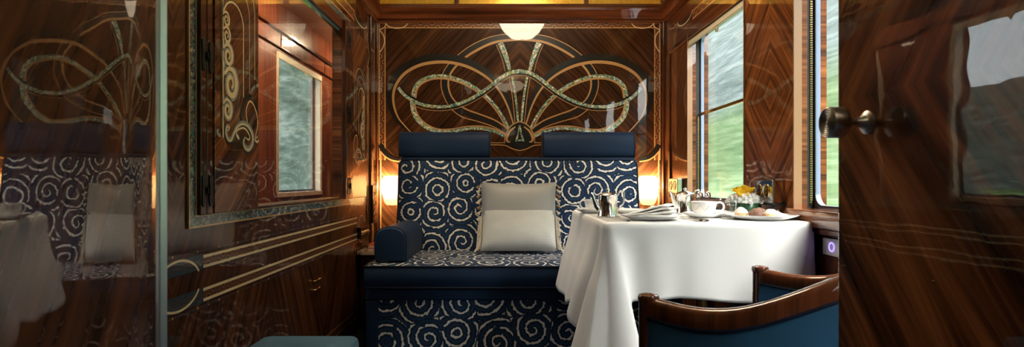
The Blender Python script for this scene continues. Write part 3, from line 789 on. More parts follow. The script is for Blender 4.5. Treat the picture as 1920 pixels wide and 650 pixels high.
mb.box(XL, XL + 0.006, FY0 + 0.005, FY1, FZ0, FZ0 + 0.005, 1); mb.box(XL, XL + 0.006, FY0 + 0.040, FY1, FZ0 + 0.030, FZ0 + 0.0345, 1); mb.box(XL, XL + 0.006, FY0 + 0.005, 3.12, FZ1 - 0.005, FZ1, 1)
mb.build('abalone_border', [M['abalone_dark'], M['tan']], fr)
mb = MB()
for a, b in ((1.546, 1.578), (1.580, 1.612)): mb.box(XL, XL + 0.016, a, b, FZ0 + 0.0345, FZ1 - 0.035)
mb.build('near_stile', M['wood_stile'], fr, bevel=0.003)
mb = MB()
for a, b in ((2.965, 3.03), (3.033, 3.110)): mb.box(XL, XL + 0.022, a, b, FZ0 + 0.0345, FZ1 - 0.035)
mb.build('far_stile', M['wood_stile'], fr, bevel=0.003)
MB().box(XL - 0.024, XL - 0.020, GY0 - 0.004, GY1 + 0.004, GZ0 - 0.004, GZ1 + 0.004).build('pane', M['pane'], fr)
MB().box(XL - 0.045, XL + 0.004, GY0, GY1, GZ1 - 0.012, GZ1 + 0.045).box(XL - 0.03, XL + 0.010, GY0, GY1, FZ0 + 0.034, GZ0 + 0.004).build('rail', M['wood_trim_y'], fr, bevel=0.003)
MB().box(XL - 0.018, XL - 0.012, GY0, GY1, GZ0 + 0.003, GZ0 + 0.009).build('glazing_slip', M['slip'], fr)
MB().box(XL - 0.018, XL - 0.010, GY0, GY1, GZ1 - 0.020, GZ1 - 0.012).build('top_slip', M['alu'], fr)
def hinge(mb, y, z, s=1.0, X=0.016):
    for dy in (-0.019, 0.019):
        p = [(XL + X + 0.0, y + dy + a, z + b) for a, b in arc(0, 0.035 * s, 0.0105, 0, 180, 8) + arc(0, -0.035 * s, 0.0105, 180, 360, 8)]
        mb.prism(p, (0.003, 0, 0))
    mb.box(XL + X, XL + X + 0.008, y - 0.012, y + 0.016, z - 0.008, z + 0.008); mb.tube([(XL + X + 0.007, y, z - 0.014), (XL + X + 0.007, y, z + 0.014)], 0.0045, 8)
for z in (1.225, 0.845): 
    q = MB(); hinge(q, 1.580, z); q.build('hinge', M['bronze'], fr)
for z in (1.64, 1.235, 0.845):
    q = MB(); hinge(q, 3.034, z, 1.0, 0.022); q.build('hinge', M['bronze'], fr)

def shutter(name, y0, y1, flip, label):
    X1 = 0.020
    o = thing(name, label, 'shutter', (XL, (y0 + y1) / 2, 0.78))
    z0, z1 = FZ0 + 0.036, FZ1 - 0.037
    MB().box(XL + 0.0005, XL + X1, y0, y1, z0, z1).build('leaf', M['wood_panel'], o, bevel=0.002)
    pn = lambda a, b, l=0.0: (XL + X1 + 0.0006 + l, a, b)
    sc = (y1 - y0) / 0.295
    def Y(p): return [((y1 - (a - 1.614) * sc) if flip else (y0 + (a - 1.614) * sc), b) for a, b in p]
    def px(pts, n=8): return Y(spline([left(x, y) for x, y in pts], n))
    b = MB()
    def rib(p, w, m, lift=l): b.ribbon(p, w, pn, lift, m)
    # nested arches
    rib(Y([(1.650, 1.005), (1.650, 1.40)] + arc(1.7675, 1.42, 0.1175, 180, 0, 22, 0.115) + [(1.885, 1.18)]), 0.0068, E_)
    rib(Y([(1.658, 1.40)] + arc(1.7675, 1.42, 0.1095, 180, 0, 22, 0.107) + [(1.877, 1.21)]), 0.0042, C_)
    rib(Y([(1.661, 1.36)] + arc(1.749, 1.40, 0.088, 180, 0, 20, 0.084) + [(1.838, 1.16)]), 0.0075, S_); 
    rib(Y([(1.843, 1.40), (1.843, 1.16)]), 0.0028, E_)
    rib(Y([(1.661, 1.000), (1.661, 1.34)] + arc(1.728, 1.355, 0.0665, 180, 0, 20, 0.066) + [(1.794, 1.14)]), 0.0058, C_)
    rib(Y(arc(1.728, 1.355, 0.0735, 170, 0, 20, 0.073) + [(1.8015, 1.14)]), 0.0068, E_)
    # row of spirals on the inner arch
    for (cx, cy, rz) in ((412, 37, 0.030), (413, 67, 0.034), (415.5, 105, 0.044), (421, 158, 0.062), (414.5, 206, 0.041)):
        yc, zc = left(cx, cy); ry = rz * 0.72
        sp = []
        for i in range(30):
            a = R(165 - i * 21); q = 1 - i / 34
            sp.append((yc + ry * q * math.cos(a) * 1.0, zc + rz * q * math.sin(a) * 0.85))
        sp = [(1.661, zc + rz * 1.05)] + sp if rz < 0.06 else [(1.661, zc + rz * 1.0)] + sp
        ws = [rz * 0.12, rz * 0.32, rz * 0.28, rz * 0.20, rz * 0.12]
        if rz > 0.035: rib(Y(offset(sp, rz * 0.10)), [w * 1.25 for w in ws], S_, l)
        rib(Y(sp), ws, C_, 2 * l)
    # lower loops and scrolls
    rib(px([(441, 226), (443, 205), (449, 187), (456, 181), (464, 185), (470, 196), (474.2, 212)]), [0.018, 0.018, 0.017, 0.012, 0.006], E_, l)
    rib(px([(459, 180), (461, 170), (467, 163), (474.2, 160)]), 0.010, S_, l)
    rib(px([(452.5, 231), (450, 210), (453, 196), (458, 190), (464, 196), (470, 212), (472.5, 230), (470, 248), (468, 256), (471, 258), (472, 254)]), 0.0052, C_, 2 * l)
    scroll = [(414, 245), (418, 238), (413, 236), (411, 248), (415, 260), (421, 261), (426, 250), (432, 238), (441, 231), (451, 233), (459, 243), (463, 256), (462, 270), (455, 279), (448, 275), (445, 265), (449, 256)]
    rib([(a, c - 0.006) for a, c in px(scroll)], [0.006, 0.016, 0.018, 0.018, 0.020, 0.024, 0.022, 0.010], E_, l)
    rib(px(scroll), [0.005, 0.013, 0.016, 0.014, 0.017, 0.021, 0.020, 0.006], S_, 2 * l)
    rib(px([(x - 0.4, y + 1.8) for x, y in scroll]), [0.003, 0.005, 0.006, 0.005, 0.006, 0.007, 0.006, 0.003], C_, 3 * l)
    rib(px([(433, 252), (436, 260), (432, 256), (431, 247), (436, 242), (445, 240), (452, 246), (457, 257), (454, 262), (450, 258)]), 0.0055, C_, 3 * l)
    rib(px([(396, 241), (394, 246), (397, 253), (401, 252), (400, 247)]), [0.004, 0.010, 0.010, 0.004], S_, l)
    rib(px([(468, 256), (468, 263), (472, 266), (474.4, 262)]), [0.005, 0.009, 0.006], C_, 2 * l)
    b.build('marquetry', INL, o)
    return o
shutter('folding_shutter', 1.614, 1.905, False, 'inlaid wooden shutter left of the corridor window, pale spirals along its left edge')
shutter('folding_shutter', 3.114, 3.43, True, 'inlaid wooden shutter at the sofa end of the corridor window, mirror-image spirals')

# ---------------------------------------------------------------- side corridor
CW = [(4.0, 4.93), (2.40, 3.33), (0.75, 1.68)]
mb = MB(); mb.box(XC - 0.08, XC, YN, YF, 0, 0.79); mb.box(XC - 0.08, XC, YN, YF, 1.80, 2.30)
ys = [YN] + sorted([v for c in CW for v in c]) + [YF]
for i in range(0, len(ys), 2): mb.box(XC - 0.08, XC, ys[i], ys[i + 1], 0.79, 1.80)
struct('wall_corridor', mb, M['wood_corridor'])
struct('wall_corridor_end', MB().box(XC - 0.08, XL, YF, YF + 0.05, 0, 2.3), M['wood_corridor'])
struct('wall_corridor_inner', MB().box(XL - 0.055, XL - 0.05, YB, YF, 0, 2.3), M['wood_corridor'])
struct('ceiling_corridor', MB().box(XC - 0.08, XL - 0.05, YN, YF, 2.16, 2.20), M['ceil_white'])
for i, (a, b) in enumerate(CW):
    o = rrect(a, b, 0.785, 1.80, 0.002); i_ = rrect(a + 0.02, b - 0.02, 0.805, 1.79, 0.03); mb = MB()
    for X in (XC - 0.045, XC - 0.06): mb._add([(X, p, q) for p, q in o] + [(X, p, q) for p, q in i_], [(k, (k + 1) % 28, 28 + (k + 1) % 28, 28 + k) for k in range(28)], 0)
    w = struct('window_%d' % (6 + i), mb, M['alu'])
    MB().box(XC - 0.055, XC - 0.050, a, b, 0.79, 1.80).build('pane', M['pane'], w)
    MB().box(XC - 0.046, XC + 0.002, b - 0.006, b - 0.0005, 0.79, 1.80).build('jamb_lining', M['jamb_cream'], w)
    q = MB().box(XC - 0.04, XC + 0.008, b, b + 0.03, 0.76, 1.80).box(XC - 0.06, XC + 0.008, a - 0.03, a, 0.76, 1.80).box(XC - 0.06, XC + 0.012, a - 0.03, b + 0.03, 0.755, 0.79)
    q.build('casing', M['jamb_cream'], w, bevel=0.003)
    lab = ['beige corridor blind seen through the glass at left, eyelet tab below', 'beige corridor blind over the middle corridor window', 'beige corridor blind over the nearest corridor window'][i]
    bl = thing('corridor_blind', lab, 'blind', (XC, (a + b) / 2, 1.76))
    MB().box(XC + 0.002, XC + 0.012, a - 0.01, b + 0.01, 1.752, 1.80).build('hem_bar', M['blindcloth'], bl, bevel=0.002)
    yc = a + 0.55
    MB().prism([(XC + 0.004, yc + p, z) for p, z in [(-0.03, 1.754), (0.03, 1.754), (0.013, 1.735), (0.0, 1.722), (-0.013, 1.735)]], (0.006, 0, 0)).build('tab', M['blindcloth'], bl)
mb = MB().box(XC, XC + 0.02, YN, YF, 1.95, 1.975).box(XC, XC + 0.014, YN, YF, 1.83, 1.84)
for y in (3.66, 4.06, 5.05): mb.box(XC, XC + 0.006, y - 0.004, y + 0.004, 1.84, 1.95)
struct('trim_12', mb, M['wood_trim_y'], bevel=0.004)
for i, (y, lab) in enumerate(((5.15, 'small warm ceiling light of the corridor, farther one behind the glass'), (3.75, 'small warm ceiling light of the corridor, middle one behind the glass'), (2.3, 'small warm ceiling light of the corridor, nearest one'))):
    o = thing('corridor_ceiling_light', lab, 'ceiling light', (-1.24, y, 2.16))
    MB().lathe([(0.001, -0.028), (0.04, -0.026), (0.06, -0.014), (0.066, 0.0)], (-1.24, y, 2.155), 24).build('glass', M['corrlamp'], o)
    MB().lathe([(0.066, -0.004), (0.074, -0.004), (0.074, 0.005), (0.066, 0.005)], (-1.24, y, 2.155), 24).build('ring', M['brass'], o)

# ---------------------------------------------------------------- open doors in the foreground
def dpath():
    key = [(0.39, 9.4), (0.49, 10.3), (0.63, 11.6), (0.69, 16.2), (0.72, 18.6), (0.76, 20.5)]
    def ang(y):
        for (a, p), (b, q) in zip(key, key[1:]):
            if y <= b: return R(p + (q - p) * max(0, (y - a)) / (b - a))
        return R(key[-1][1])
    pts = [(-0.380, 0.39)]
    for i in range(45):
        x, y = pts[-1]; d = (0.75 - 0.39) / 45
        pts.append((x - math.tan(ang(y + d / 2)) * d, y + d))
    return pts
dp = dpath()
mb = MB()
H0, H1 = 0.015, 2.12
th = 0.034
mb.grid(lambda u, v: (dp[round(u * 45)][0], dp[round(u * 45)][1], H0 + (H1 - H0) * v), 45, 1, 0, True)
mb.grid(lambda u, v: (dp[round(u * 45)][0] - th, dp[round(u * 45)][1], H0 + (H1 - H0) * v), 45, 1, 0, True)
for q in (0, 45):
    x, y = dp[q]; mb._add([(x, y, H0), (x - th, y, H0), (x - th, y, H1), (x, y, H1)], [(0, 1, 2, 3)])
for z in (H0, H1):
    mb._add([(a, b, z) for a, b in dp] + [(a - th, b, z) for a, b in dp], [(i, i + 1, 46 + i + 1, 46 + i) for i in range(45)])
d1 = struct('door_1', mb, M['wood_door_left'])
ex, ey = dp[-1]
# polished metal strip on the meeting edge, a shallow chamfer
MB().prism([(ex, ey + 0.0005, H0), (ex + 0.0036, ey + 0.0120, H0), (ex + 0.0005, ey + 0.015, H0), (ex - 0.034, ey + 0.015, H0), (ex - 0.034, ey + 0.0005, H0)], (0, 0, H1 - H0)).build('edge_strip', M['satin'], d1, bevel=0.0015)
DX, DY = 0.55, 0.914
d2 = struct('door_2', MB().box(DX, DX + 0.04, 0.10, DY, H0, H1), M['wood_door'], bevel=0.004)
ky, kz = 0.838, 0.9585
k_ = MB(); k_.T = Matrix.Translation((DX, ky, kz)) @ Matrix.Rotation(R(-90), 4, 'Y') @ Matrix.Diagonal((1.04, 1.04, 1.17, 1))
k_.lathe([(0.017, 0.0), (0.017, 0.002), (0.011, 0.005), (0.0075, 0.010), (0.0065, 0.020), (0.0085, 0.026), (0.0115, 0.0275), (0.0115, 0.030), (0.014, 0.031), (0.0218, 0.033), (0.0225, 0.035), (0.0225, 0.050), (0.0212, 0.0525)] + [q for i in range(7) for q in ((0.0205 - i * 0.0027, 0.0530), (0.0192 - i * 0.0027, 0.0516))] + [(0.0016, 0.0530), (0.0001, 0.0530)], n=40)
k_.build('door_handle', M['nickel'], d2, sharp=28)
# ================================================================== sofa
sofa = thing('sofa', 'navy sofa with cream spiral damask along the end wall', 'sofa', (0.115, 3.2, 0))
SX0, SX1 = -0.687, 0.917
# base: plinth rails around a damask front panel
yf = 2.815
mb = MB()
mb.box(SX0, SX1, yf, 3.46, 0.27, 0.335); mb.box(SX0, SX0 + 0.066, yf, 3.46, 0.0, 0.27); mb.box(SX1 - 0.066, SX1, yf, 3.46, 0.0, 0.27); mb.box(SX0 + 0.066, SX1 - 0.066, yf + 0.02, 3.46, 0.0, 0.03)
mb.build('base', M['navy'], sofa, bevel=0.010, seg=3)
MB().box(SX0 + 0.060, SX1 - 0.060, yf + 0.008, yf + 0.05, 0.03, 0.275).build('front_panel', M['swirl_base'], sofa, bevel=0.004)
# seat cushion: damask top, plain navy boxing
def rbox_seat(x0, x1, y0, y1, z0, z1, crown):
    mb = MB(); n = 24
    def top(u, v):
        x = x0 + (x1 - x0) * u; y = y0 + (y1 - y0) * v
        e = min(1, 12 * min(u, 1 - u)) * min(1, 9 * v if v < 0.5 else 1)
        return (x, y, z1 + crown * (e ** 0.5) - (0 if e > 0 else 0.0))
    mb.grid(top, n, 16, 0)
    for (a, b) in (((x0, y0), (x1, y0)), ((x1, y0), (x1, y1)), ((x1, y1), (x0, y1)), ((x0, y1), (x0, y0))):
        def side(u, v, a=a, b=b):
            bul = 0.010 * math.sin(PI * v); nx, ny = (b[1] - a[1]), -(b[0] - a[0]); L = math.hypot(nx, ny)
            return (a[0] + (b[0] - a[0]) * u + nx / L * bul, a[1] + (b[1] - a[1]) * u + ny / L * bul, z0 + (z1 - z0) * v)
        mb.grid(side, 20, 6, 1)
    return mb
rbox_seat(SX0, SX1, 2.800, 3.44, 0.335, 0.442, 0.010).build('seat', [M['swirl_seat'], M['navy']], sofa)
pp = MB()
for z in (0.443, 0.337):
    pp.tube([(SX0, 3.40, z), (SX0, 2.800, z), (SX1, 2.800, z), (SX1, 3.40, z)], 0.0055, 8)
pp.build('piping', M['navy_dark'], sofa)
# back: slightly raked slab with damask face
BX0, BX1 = -0.640, 0.850
def ybk(z): return 3.415 + (z - 0.45) * 0.165
mb = MB()
def fface(u, v):
    x = BX0 + (BX1 - BX0) * u; z = 0.43 + (1.005 - 0.43) * v
    e = min(1, 14 * min(u, 1 - u)) * min(1, 8 * min(v, 1 - v))
    return (x, ybk(z) - 0.018 * math.sqrt(max(e, 0)), z)
mb.grid(fface, 40, 18, 0)
for X, s in ((BX0, 1), (BX1, -1)):
    mb._add([(X, ybk(0.43), 0.43), (X, 3.66, 0.43), (X, 3.66, 1.005), (X, ybk(1.005), 1.005)], [(0, 1, 2, 3)], 1)
mb._add([(BX0, ybk(1.005), 1.005), (BX1, ybk(1.005), 1.005), (BX1, 3.66, 1.005), (BX0, 3.66, 1.005)], [(0, 1, 2, 3)], 1)
mb._add([(BX0, 3.66, 0.43), (BX1, 3.66, 0.43), (BX1, 3.66, 1.005), (BX0, 3.66, 1.005)], [(3, 2, 1, 0)], 1)
mb.build('backrest', [M['swirl_back'], M['navy']], sofa)
MB().tube([(BX0, ybk(0.45), 0.45), (BX0, ybk(0.98), 0.98), (BX0 + 0.02, ybk(1.0), 1.006), (BX1 - 0.02, ybk(1.0), 1.006), (BX1, ybk(0.98), 0.98), (BX1, ybk(0.45), 0.45)], 0.006, 8).build('back_piping', M['navy_dark'], sofa)
MB().box(BX0 + 0.01, BX1 - 0.01, 3.50, 3.715, 1.0, 1.022).build('top_rail', M['navy'], sofa, bevel=0.008)
for x0, x1 in ((-0.643, -0.070), (0.262, 0.838)):
    h = MB(); prof = [(3.500, 1.024), (3.488, 1.05), (3.487, 1.10), (3.495, 1.145), (3.515, 1.172), (3.55, 1.184), (3.62, 1.184), (3.66, 1.17), (3.67, 1.10), (3.665, 1.024)]
    prof = [(a, b) for a, b in spline(prof, 4)]
    h.prism([(x0, a, b) for a, b in prof], (x1 - x0, 0, 0), 0, True)
    ho = h.build('headrest', M['navy'], sofa, bevel=0.006, seg=2)
    for X in (x0 + 0.004, x1 - 0.004): MB().tube([(X, a, b) for a, b in prof], 0.0042, 6).build('headrest_piping', M['navy_dark'], ho)

# loose bolster at the left end
b = MB(); sx0, sx1 = -0.652, -0.492; zb = 0.455; cx = (sx0 + sx1) / 2; hw = (sx1 - sx0) / 2
prof = [(-hw + 0.02, 0.0), (hw - 0.02, 0.0), (hw - 0.004, 0.012), (hw, 0.05), (hw, 0.125), (hw - 0.012, 0.155), (hw - 0.040, 0.174), (0, 0.181), (-hw + 0.040, 0.174), (-hw + 0.012, 0.155), (-hw, 0.125), (-hw, 0.05), (-hw + 0.004, 0.012)]
outl = spline(prof, 5, closed=True)
rings = []
for (y, s) in ((2.895, 0.955), (2.885, 0.975), (2.883, 0.0), ):
    pass
ysq = [(2.872, 0.90), (2.878, 0.97), (2.890, 1.0), (3.0, 1.005), (3.15, 1.005), (3.30, 1.0), (3.395, 1.0)]
ns = len(outl); vs = []
for y, s in ysq:
    for (x, z) in outl: vs.append((cx + x * s + (y - 2.88) * 0.02, y, zb + 0.09 + (z - 0.09) * s))
b._add(vs, [(i * ns + j, (i + 1) * ns + j, (i + 1) * ns + (j + 1) % ns, i * ns + (j + 1) % ns) for i in range(len(ysq) - 1) for j in range(ns)], 0, True)
fc = len(b.v)
b._add([(cx, 2.866, zb + 0.09)] + vs[:ns], [(0, 1 + j, 1 + (j + 1) % ns) for j in range(ns)], 0, True)
b._add(vs[-ns:], [tuple(range(ns))], 0)
bo = thing('bolster_cushion', 'plain navy square bolster lying on the left end of the damask seat', 'cushion', (cx, 3.13, zb))
b.build('cover', M['navy'], bo)
MB().tube([(cx + x, 2.884, zb + 0.09 + (z - 0.09)) for x, z in outl], 0.004, 6, closed=True).build('piping', M['navy_dark'], bo)

# ---------------------------------------------------------------- scatter cushion with tassels
cu = thing('throw_pillow', 'square silver and cream pillow with tasselled sides leaning on the sofa back', 'pillow', (0.102, 3.27, 0.452))
PW, PH = 0.450, 0.415
base = Vector((0.102, 3.235, 0.468)); upv = Vector((0, 0.28, 0.96)).normalized(); nv = Vector((0, -0.96, 0.28)).normalized()
def pil(u, v, side, extra=0.0, ins=0.0):
    a = (u - 0.5) * 2; bq = (v - 0.5) * 2
    t = max(0.0, (1 - a ** 4)) ** 0.5 * max(0.0, (1 - bq ** 4)) ** 0.5
    w = PW / 2 * (1 - 0.035 * (1 - abs(bq) ** 2) * 1.0) - ins
    hgt = PH * (1 - 0.03 * (1 - a * a) * (1 if bq > 0 else 0.2))
    p = base + Vector((1, 0, 0)) * (a * w) + upv * (v * hgt) + nv * (side * 0.066 * t + extra * t)
    return tuple(p)
def sl(v0, v1, side, extra=0, ins=0): return lambda u, v: pil(u, v0 + (v1 - v0) * v, side, extra, ins)
MB().grid(sl(0.50, 1, 1), 24, 14, 0).grid(sl(0, 1, -1), 24, 24, 0).build('silver_panel', M['silverblue'], cu)
q = MB().grid(sl(0.0, 0.555, 1, 0.012, 0.004), 24, 16, 0)
q.build('cream_panel', M['dotted'], cu)
def tassel(x, v, s, mat):
    p0 = Vector(pil(0.5 + s * 0.5, v, 0)); o = MB()
    a = p0 + Vector((s * 0.004, -0.004, 0)); d = Vector((s * 0.62, -0.15, -0.55)).normalized(); d = (d + Vector((0, 0, random.uniform(-0.2, 0.25)))).normalized()
    L = random.uniform(0.026, 0.033)
    o.tube([a, a + d * 0.004, a + d * 0.008, a + d * 0.011, a + d * 0.016, a + d * L], [0.002, 0.0065, 0.0065, 0.0042, 0.0075, 0.0115], 8)
    o.build('tassel', mat, cu)
for s in (-1, 1):
    vv = [0.955, 0.885, 0.81, 0.735, 0.655, 0.575, 0.49] + ([0.40, 0.315, 0.235, 0.155, 0.075] if s > 0 else [])
    for i, v in enumerate(vv): tassel(0, v, s, M['tassel_brown'] if (i % 2 == 0 and i < 6) or i in (9, 11) else M['tassel_cream'])
fr_ = MB()
for s in (-1, 1):
    for i in range(34):
        v = 0.03 + 0.50 * i / 33
        p = Vector(pil(0.5 + s * 0.495, v, 0)) + nv * 0.012
        L = min(0.10 + random.uniform(-0.02, 0.02), max(0.02, (p.z - 0.462) * 0.98)); sp = 0.25 if v > 0.12 else 0.9
        e = p + Vector((s * (0.012 + 0.018 * (1 - v)) + s * L * sp * 0.25, -0.012, -L))
        fr_.tube([p, (p + e) / 2 + Vector((s * 0.006, -0.006, 0)), e], 0.0016, 4)
f_ = fr_.build('fringe', M['tassel_cream'], cu); f_['kind'] = 'stuff'

# ================================================================== table under its cloth
TZ = 0.733
TX0, TX1, TY0, TY1 = 0.345, 1.080, 1.885, 2.72
tb = thing('table', 'pedestal dining table hidden under the white tablecloth by the window', 'table', (0.72, 2.3, 0))
MB().box(TX0 + 0.012, TX1 - 0.012, TY0 + 0.012, TY1, TZ - 0.035, TZ - 0.006).build('tabletop', M['wood_trim'], tb, bevel=0.006)
MB().lathe([(0.17, 0.0), (0.17, 0.02), (0.06, 0.05), (0.035, 0.10), (0.035, 0.62), (0.07, 0.697)], (0.86, 2.36, 0.0), 24).build('pedestal', M['brass'], tb)
# the cloth: top sheet plus a skirt that drops, flares and folds at the corners
def outline():
    pts = []   # (x, y, nx, ny, corner distance) going far-left -> near-left -> near-right -> wall
    r1, r2 = 0.030, 0.060
    for i in range(46): pts.append([TX0, TY1 - (TY1 - TY0 - r1) * i / 45, -1, 0])
    for i in range(1, 13):
        a = R(180 + 90 * i / 13); pts.append([TX0 + r1 + r1 * math.cos(a), TY0 + r1 + r1 * math.sin(a), math.cos(a), math.sin(a)])
    L = TX1 - r2 - (TX0 + r1)
    for i in range(71): pts.append([TX0 + r1 + L * i / 70, TY0, 0, -1])
    for i in range(1, 13):
        a = R(270 + 90 * i / 13); pts.append([TX1 - r2 + r2 * math.cos(a), TY0 + r2 + r2 * math.sin(a), math.cos(a), math.sin(a)])
    for i in range(24): pts.append([TX1, TY0 + r2 + (TY1 - TY0 - r2) * i / 23, 1, 0])
    return pts
ol = outline(); S = [0.0]
for i in range(1, len(ol)): S.append(S[-1] + math.hypot(ol[i][0] - ol[i - 1][0], ol[i][1] - ol[i - 1][1]))
ic = 51; sc_ = S[ic]; ic2 = 45 + 12 + 71 + 6; sc2 = S[min(ic2, len(S) - 1)]
NV = 26
def bumpf(x, c, w): return math.exp(-((x - c) / w) ** 2)
def cloth_pt(i, t):
    x, y, nx, ny = ol[i]; s = S[i]; e = s - sc_; e2 = s - sc2
    side = e < 0
    if side:
        drop = 0.375 + 0.006 * math.sin(s * 17) + 0.105 * max(0, 1 + e / 0.26) ** 1.3 - 0.035 * bumpf(e, -0.30, 0.10)
    else:
        drop = 0.272 + 0.008 * math.sin(s * 15 + 1) + 0.208 * max(0, 1 - e / 0.075) ** 0.9 + 0.012 * max(0, 1 - abs(e2) / 0.2)
    d = t * drop
    rr = 0.016
    if d < rr * 1.57:
        a = d / rr; out = rr * math.sin(a) - rr; z = TZ - rr * (1 - math.cos(a)); f = 0.0
    else:
        out = 0.0; z = TZ - rr - (d - rr * 1.57); f = (d - rr * 1.57) / 0.28
    amp = (0.009 * math.sin(s * 15.0 + 0.7) + 0.005 * math.sin(s * 31 + 2)) * (0.35 if side else 1.0)
    flare = 0.062 * f * min(1, f + 0.3) if side else 0.020 * f
    fold = 0.060 * bumpf(e, 0.0, 0.050) * f ** 1.1 - 0.036 * bumpf(e, 0.105, 0.045) * f + 0.020 * bumpf(e, -0.20, 0.06) * f - 0.050 * bumpf(e, -0.095, 0.040) * f + 0.014 * bumpf(e, 0.30, 0.05) * f - 0.010 * bumpf(e, 0.42, 0.06) * f
    o = out + flare + amp * f + fold
    if e2 > -0.02: o = out + 0.008 * f
    ox, oy = nx * o, ny * o
    k = bumpf(e, 0.01, 0.055) * f
    ox += 0.055 * k; oy -= 0.020 * k
    return (min(x + ox, TX1 + 0.012), y + oy, max(z, 0.02))
mb = MB(); n = len(ol)
vs = [cloth_pt(i, j / NV) for i in range(n) for j in range(NV + 1)]; w = NV + 1
mb._add(vs, [(i * w + j, i * w + j + 1, (i + 1) * w + j + 1, (i + 1) * w + j) for i in range(n - 1) for j in range(NV)], 0, True)
inn = [cloth_pt(i, 0) for i in range(n)]
mb._add(inn, [tuple(range(n))], 0, True)
cl = mb.build('tablecloth', M['linen'])
sol = cl.modifiers.new('thickness', 'SOLIDIFY'); sol.thickness = 0.0016; sol.offset = -1
tag(cl, 'white linen tablecloth draped over the table by the window, corner hanging low', 'tablecloth')

# ================================================================== on the table
Z0 = TZ + 0.001
def plate(name, x, y, r, label, cat='plate', h=0.016, group=None):
    o = MB().lathe([(0.001, 0.004), (r * 0.55, 0.004), (r * 0.66, 0.006), (r * 0.97, h), (r, h + 0.0015), (r * 0.995, h - 0.001), (r * 0.66, 0.0015), (r * 0.6, 0.0), (r * 0.3, 0.0), (0.001, 0.001)], (x, y, Z0), 48).build(name, M['porcelain'])
    return tag(o, label, cat, group)
def cup(x, y, ang, zb, label, s=1.0, wide=1.0):
    o = thing('teacup', label, 'teacup', (x, y, zb))
    r = 0.040 * s * wide; h = 0.052 * s
    pr = [(0.001, 0.0), (r * 0.55, 0.0), (r * 0.58, 0.004), (r * 0.72, 0.009), (r * 0.86, h * 0.40), (r * 0.95, h * 0.75), (r, h), (r * 0.965, h), (r * 0.91, h * 0.72), (r * 0.8, h * 0.38), (r * 0.6, 0.010), (0.001, 0.008)]
    MB().lathe(pr, (x, y, zb), 40).build('bowl', M['porcelain'], o)
    dx, dy = math.cos(R(ang)), math.sin(R(ang))
    hp = spline([(r * 0.90, h * 0.88), (r + 0.010 * s, h * 0.94), (r + 0.021 * s, h * 0.78), (r + 0.021 * s, h * 0.50), (r + 0.010 * s, h * 0.30), (r * 0.84, h * 0.30)], 5)
    MB().tube([(x + dx * a, y + dy * a, zb + b) for a, b in hp], 0.0036 * s, 8).build('handle', M['porcelain'], o)
    g = MB(); vine = []
    for i in range(40):
        a = ang + 55 + i * 6.4; zz = h * (0.58 + 0.16 * math.sin(i * 0.9)); rw = r * (0.86 + 0.12 * zz / h) + 0.0009
        vine.append((x + rw * math.cos(R(a)), y + rw * math.sin(R(a)), zb + zz))
    g.tube(vine, 0.0006, 4)
    g.build('painted_sprig', M['brass'], o)
    return o
plate('saucer', 0.402, 2.44, 0.078, 'white saucer under the teacup at the left table corner', 'saucer')
cup(0.402, 2.44, 195, Z0 + 0.0055, 'white sprigged teacup at the left table corner, behind the coffee pot')
plate('saucer', 0.776, 2.14, 0.079, 'white saucer under the large teacup in the middle of the table', 'saucer')
cup(0.776, 2.14, -12, Z0 + 0.0055, 'large white teacup in the middle of the table, handle to the right', 1.05, 1.16)
plate('dinner_plate', 0.537, 2.005, 0.108, 'white dinner plate under the folded napkin at the front edge')
plate('side_plate', 0.545, 2.42, 0.078, 'white side plate behind the folded napkin')
plate('pastry_plate', 0.936, 2.015, 0.124, 'large white plate under the pastries by the near window', h=0.017)
plate('side_plate', 0.865, 2.20, 0.070, 'white side plate half hidden between teacup and green flower pot')

# folded napkin: a thick pad, layered fold towards the right, thin corner at the left
nk = MB()
nc = Vector((0.553, 2.025, Z0 + 0.0095)); ca, sa = math.cos(R(-24)), math.sin(R(-24))
def nap(dx, dy, z): return (nc.x + ca * dx - sa * dy, nc.y + sa * dx + ca * dy, nc.z + z)
NL = [(-0.085, 0.078, -0.052, 0.050, 0.0, 0.012), (-0.083, 0.075, -0.050, 0.049, 0.013, 0.024), (-0.081, 0.071, -0.047, 0.048, 0.025, 0.035), (-0.080, 0.062, -0.044, 0.047, 0.036, 0.046)]
for k, (x0, x1, y0, y1, z0, z1) in enumerate(NL):
    def sheet(u, v, a=(x0, x1, y0, y1, z0, z1), k=k):
        th_ = 2 * PI * v; rise = 0.30 + 0.70 * min(1, u * 1.25) ** 1.4
        hh = (a[5] - a[4]) / 2; zc = (a[4] + a[5]) / 2; ww = (a[3] - a[2]) / 2
        cx_ = math.copysign(abs(math.cos(th_)) ** 0.4, math.cos(th_)); sx_ = math.copysign(abs(math.sin(th_)) ** 0.7, math.sin(th_))
        endr = 1.0 if u < 0.90 else math.sqrt(max(0.02, 1 - ((u - 0.90) / 0.10) ** 2))
        return nap(a[0] + (a[1] - a[0]) * u + 0.006 * cx_ * k * 0.3, (a[2] + a[3]) / 2 + ww * cx_ * (0.80 + 0.20 * min(1, u * 2)), (zc + hh * sx_ * endr) * rise + 0.0015 * math.sin(7 * u + 2 * k + 2 * cx_))
    nk.grid(sheet, 22, 28, 0)
    for u in (0, 1): nk._add([sheet(u, q / 28) for q in range(28)], [tuple(range(28)) if u == 0 else tuple(reversed(range(28)))], 0)
tag(nk.build('napkin', M['napkin']), 'white napkin folded in a thick pad on the front dinner plate', 'napkin')

